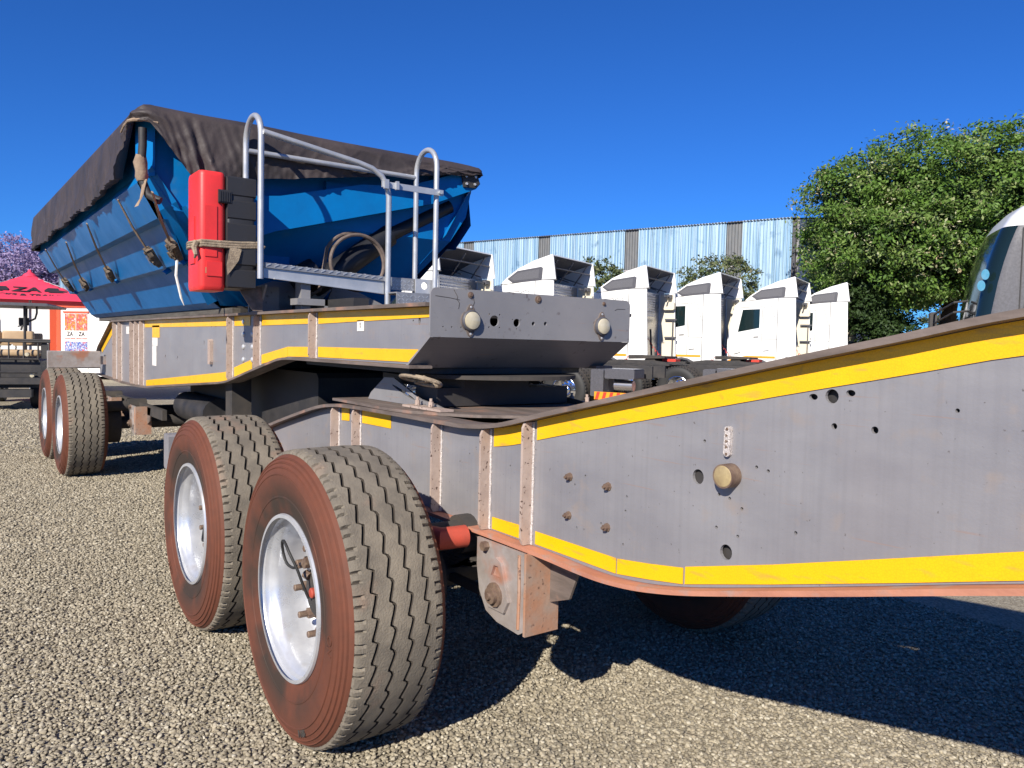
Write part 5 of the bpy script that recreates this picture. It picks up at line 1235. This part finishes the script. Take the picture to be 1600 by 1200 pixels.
# ------------------------------------------------------------------ trees
def foliage(name, m, parent, blobs, n, size, seed, tintvar=.5, spread=.30, flat=.0, ncl=None, aspect=2.2):
    """leaves in clumps on and in noisy ellipsoids. blobs: (cx,cy,cz,rx,ry,rz,weight)"""
    rg = np.random.default_rng(seed)
    wts = np.array([b_[6] for b_ in blobs], float); wts /= wts.sum()
    ncl = ncl or max(n // 45, 10)
    bi = rg.choice(len(blobs), ncl, p=wts); B = np.array([b_[:6] for b_ in blobs])[bi]
    d = rg.normal(size=(ncl, 3)); d /= np.linalg.norm(d, axis=1)[:, None]
    rad = np.where(rg.random(ncl) < .72, rg.uniform(.86, 1.03, ncl), rg.uniform(.35, .9, ncl))
    nz = np.array([noise.noise(Vector(v) * 2.6 + Vector((seed, 0, 0))) for v in (d + B[:, :3] * .13)])
    rad *= 1 + .16 * nz
    cen = B[:, :3] + d * rad[:, None] * B[:, 3:6]
    ctint = rg.random(ncl)
    li = rg.integers(0, ncl, n)
    p = cen[li] + rg.normal(size=(n, 3)) * spread * np.array([1, 1, .62])
    nr = rg.normal(size=(n, 3)) + d[li] * .9 + np.array([0, 0, .7]); nr /= np.linalg.norm(nr, axis=1)[:, None]
    t = np.cross(nr, rg.normal(size=(n, 3))); t /= np.linalg.norm(t, axis=1)[:, None]
    bt = np.cross(nr, t); L_ = size * rg.uniform(.6, 1.25, n)[:, None]
    a = p - t * L_ * .5; b_ = p + bt * L_ / aspect * .5; c_ = p + t * L_ * .5 - nr * L_ * .12; e = p - bt * L_ / aspect * .5
    V = np.stack([a, b_, c_, e], 1).reshape(-1, 3)
    me = bpy.data.meshes.new(name); me.vertices.add(len(V)); me.vertices.foreach_set('co', V.ravel().astype(np.float32))
    me.loops.add(4 * n); me.loops.foreach_set('vertex_index', np.arange(4 * n, dtype=np.int32))
    me.polygons.add(n); me.polygons.foreach_set('loop_start', np.arange(0, 4 * n, 4, dtype=np.int32))
    at = me.attributes.new('tint', 'FLOAT', 'FACE')
    at.data.foreach_set('value', np.clip(ctint[li] * (1 - tintvar) + rg.random(n) * tintvar, 0, 1).astype(np.float32))
    me.materials.append(m); me.update(); me.validate()
    o = bpy.data.objects.new(name, me); C.objects.link(o)
    if parent: o.parent = parent
    return o
def limbs(parent, base, top, r, targets, seed, name='trunk'):
    rd_ = random.Random(seed); b = MB(); base = Vector(base); top = Vector(top)
    mid = base.lerp(top, .5) + Vector((rd_.uniform(-.2, .2), rd_.uniform(-.2, .2), 0))
    b.tube([base, mid, top], [r, r * .82, r * .6], 12); part(b, name, M['bark'], parent)
    for tg in targets:
        tg = Vector(tg); m1 = top.lerp(tg, .4) + Vector((rd_.uniform(-.3, .3), rd_.uniform(-.3, .3), rd_.uniform(0, .4)))
        b = MB(); b.tube([top, m1, tg], [r * .5, r * .3, r * .1], 8)
        for k in range(3):
            q = m1.lerp(tg, rd_.random()); e = q + Vector((rd_.uniform(-1, 1), rd_.uniform(-1, 1), rd_.uniform(-.1, 1))) * r * 4
            b.tube([q, q.lerp(e, .5) + Vector((0, 0, .1)), e], [r * .18, r * .1, r * .04], 6)
        part(b, 'branch', M['bark'], parent)
Tc = Vector((-10.6, 28.4, 0))
bt_ = thing('broadleaf_tree', 'big dense green tree with pale blossom clusters right of the shed', 'tree', tuple(Tc))
cr_ = [(0, 0, 6.1, 4.6, 4.6, 3.15, 6), (-1.5, -1.1, 5.3, 3.4, 3.2, 2.0, 2.5), (1.8, 1.8, 6.3, 4.2, 4.0, 3.0, 3), (-.4, -2.4, 5.0, 3.2, 2.6, 1.9, 2), (2.6, -.6, 5.0, 3.0, 2.4, 2.4, 1.5), (-2.6, -.8, 4.2, 1.9, 2.0, 1.2, .8), (-2.2, -2.0, 6.6, 2.6, 2.6, 2.0, 1.6)]
foliage('crown', M['leaf'], bt_, cr_, 150000, .155, 11, .45, .20, ncl=2100)
foliage('blossom', rand_mat('pale_blossom', [(.55, .50, .34), (.42, .42, .26), (.35, .2, .1)], .7, True, .2, .2), bt_, cr_, 7000, .12, 12, .6, .14, ncl=900)
foliage('shaded_inner_crown', M['leafdark'], bt_, [(a, b_, c_, d * .72, e * .72, f * .72, g_) for a, b_, c_, d, e, f, g_ in cr_], 60000, .21, 14, .5, .3)  # darker leaf colour stands in for the shade inside the crown
limbs(bt_, (0, 0, 0), (0, 0, 3.4), .38, [(-2, -1, 6), (2, 1, 7), (.5, -2.5, 5.5), (0, 1.5, 8), (3, -1, 5), (-2.5, 1.5, 5.5)], 4)
pI = frame_pt(1378, 510, 27.0)
dt_ = thing('dark_tree', 'dark drooping evergreen growing low under the left side of the big tree', 'tree', (pI.x, pI.y, 0))
foliage('crown', M['leafdark'], dt_, [(-.55, -.45, 3.1, .75, .75, .8, 1), (-.1, -.1, 2.5, .7, .7, .8, 1), (.3, .35, 1.7, .8, .9, 1.2, 1.2)], 16000, .14, 21, .5, .13)
limbs(dt_, (.3, .3, 0), (.1, .1, 1.8), .12, [(-.5, -.4, 3.2)], 5)
pF = frame_pt(1462, 505, 55)
fr_ = thing('distant_tree', 'distant blue green tree seen in the gap under the big tree', 'tree', (pF.x, pF.y, 0))
foliage('crown', M['leafsparse'], fr_, [(0, 0, 2.2, 1.6, 1.6, 2.0, 1), (.6, .8, 2.8, 1.3, 1.3, 1.3, 1)], 9000, .22, 22, .5, .2)
limbs(fr_, (0, 0, 0), (0, 0, 1.5), .15, [(.4, .4, 2.6)], 6)
pS = frame_pt(1126, 432, 30)
s1 = thing('sparse_tree', 'sparse thin leaved tree in front of the shed between two trucks', 'tree', (pS.x, pS.y, 0))
foliage('crown', M['leafsparse'], s1, [(0, 0, pS.z - .35, 1.45, 1.45, 1.15, 1)], 5200, .15, 23, .5, .10, ncl=260)
limbs(s1, (0, 0, 0), (0, 0, 2.8), .09, [(.9, .5, 4.6), (-.9, -.4, 4.5), (.1, .2, 4.9), (.5, -.6, 4.2), (-.5, .7, 4.3)], 7)
pS = frame_pt(935, 432, 28)
s2 = thing('small_tree', 'small leafy tree top showing between white truck roofs, left one of two', 'tree', (pS.x, pS.y, 0))
foliage('crown', M['leafsparse'], s2, [(0, 0, pS.z - .2, .85, .85, .85, 1), (-.8, -.6, pS.z - .1, .5, .5, .4, .4)], 3600, .15, 24, .5, .09, ncl=150)
limbs(s2, (0, 0, 0), (0, 0, 2.6), .08, [(.4, .3, 4.2), (-.4, -.2, 4.1)], 8)
pJ = frame_pt(30, 440, 82)
jc = thing('jacaranda_tree', 'purple flowering jacaranda tree behind the red umbrella', 'tree', (pJ.x, pJ.y, 0))
jb = [(0, 0, 7.6, 5.0, 5.0, 3.6, 3), (2.2, 3.0, 7.2, 3.0, 3.0, 2.6, 1.5), (-3, -3.2, 7.5, 4.2, 4.2, 3.4, 2), (-7, -8, 7.0, 4, 4, 3.5, 2)]
foliage('crown', M['leafpurple'], jc, jb, 42000, .34, 31, .5, .42, ncl=1300)
limbs(jc, (0, 0, 0), (0, 0, 4), .4, [(2, 3, 8.5), (-2, -3, 9), (3.4, 4.2, 7), (-1, 1, 9.5), (1.5, 1.5, 8), (0, -1, 8.5), (-4, -5, 9)], 9)
pG = frame_pt(104, 470, 36)
pg = thing('palm_bush', 'yellow green spiky palm bush between the red umbrella and the blue bin', 'plant', (pG.x, pG.y, 0))
b = MB(); rd2 = random.Random(3)
for k in range(260):
    a = rd2.uniform(0, 6.28); el = rd2.uniform(.1, 1.4); L_ = rd2.uniform(.7, 1.25); c0 = Vector((rd2.uniform(-.5, .5), rd2.uniform(-.5, .5), rd2.uniform(1.6, 2.5)))
    d0 = Vector((math.cos(a) * math.cos(el), math.sin(a) * math.cos(el), math.sin(el))); sd = d0.cross(Vector((0, 0, 1))).normalized() * .03
    m1 = c0 + d0 * L_ * .6; e1 = c0 + d0 * L_ + Vector((0, 0, -.3 * L_))
    b.add([c0 - sd, c0 + sd, m1 + sd * .9, e1, m1 - sd * .9], [(0, 1, 2, 4), (4, 2, 3)])
o_ = b.build('fronds', M['palm'], pg, smooth=0, fixn=False); at = o_.data.attributes.new('tint', 'FLOAT', 'FACE'); at.data.foreach_set('value', [rd2.random() for _ in o_.data.polygons])
b = MB(); b.tube([(0, 0, 0), (0, 0, 2.2)], .13, 10); part(b, 'trunk', M['bark'], pg)
# low hills far away
b = MB(); hv = []
for k in range(61):
    a = R(60 + 140 * k / 60); r_ = 420
    hv.append([(r_ * math.cos(a), r_ * math.sin(a), -1), (1.04 * r_ * math.cos(a), 1.04 * r_ * math.sin(a), 5 + 6 * (.5 + .5 * noise.noise(Vector((k * .21, 0, 0))))), (1.2 * r_ * math.cos(a), 1.2 * r_ * math.sin(a), -1)])
b.grid(hv); h_ = b.build('hills', mat('dry_hill', (.16, .14, .09), .95, 0, col2=(.07, .09, .04), nscale=.1), smooth=60); h_['kind'] = 'structure'

# brown air hose looped under the nose of the rear trailer
hp = []
for k in range(46):
    a = 2 * math.pi * k / 30; hp.append((-.36 + .12 * math.cos(a) + .002 * k, .70 + .05 * math.sin(a) + .001 * k, 1.312 - .018 * math.sin(a) - .0006 * k))
b = MB(); b.tube(hp, .010, 8)
tag(b.build('air_hose', M['rope']), 'looped beige air hose hanging under the grey nose plate', 'hose')
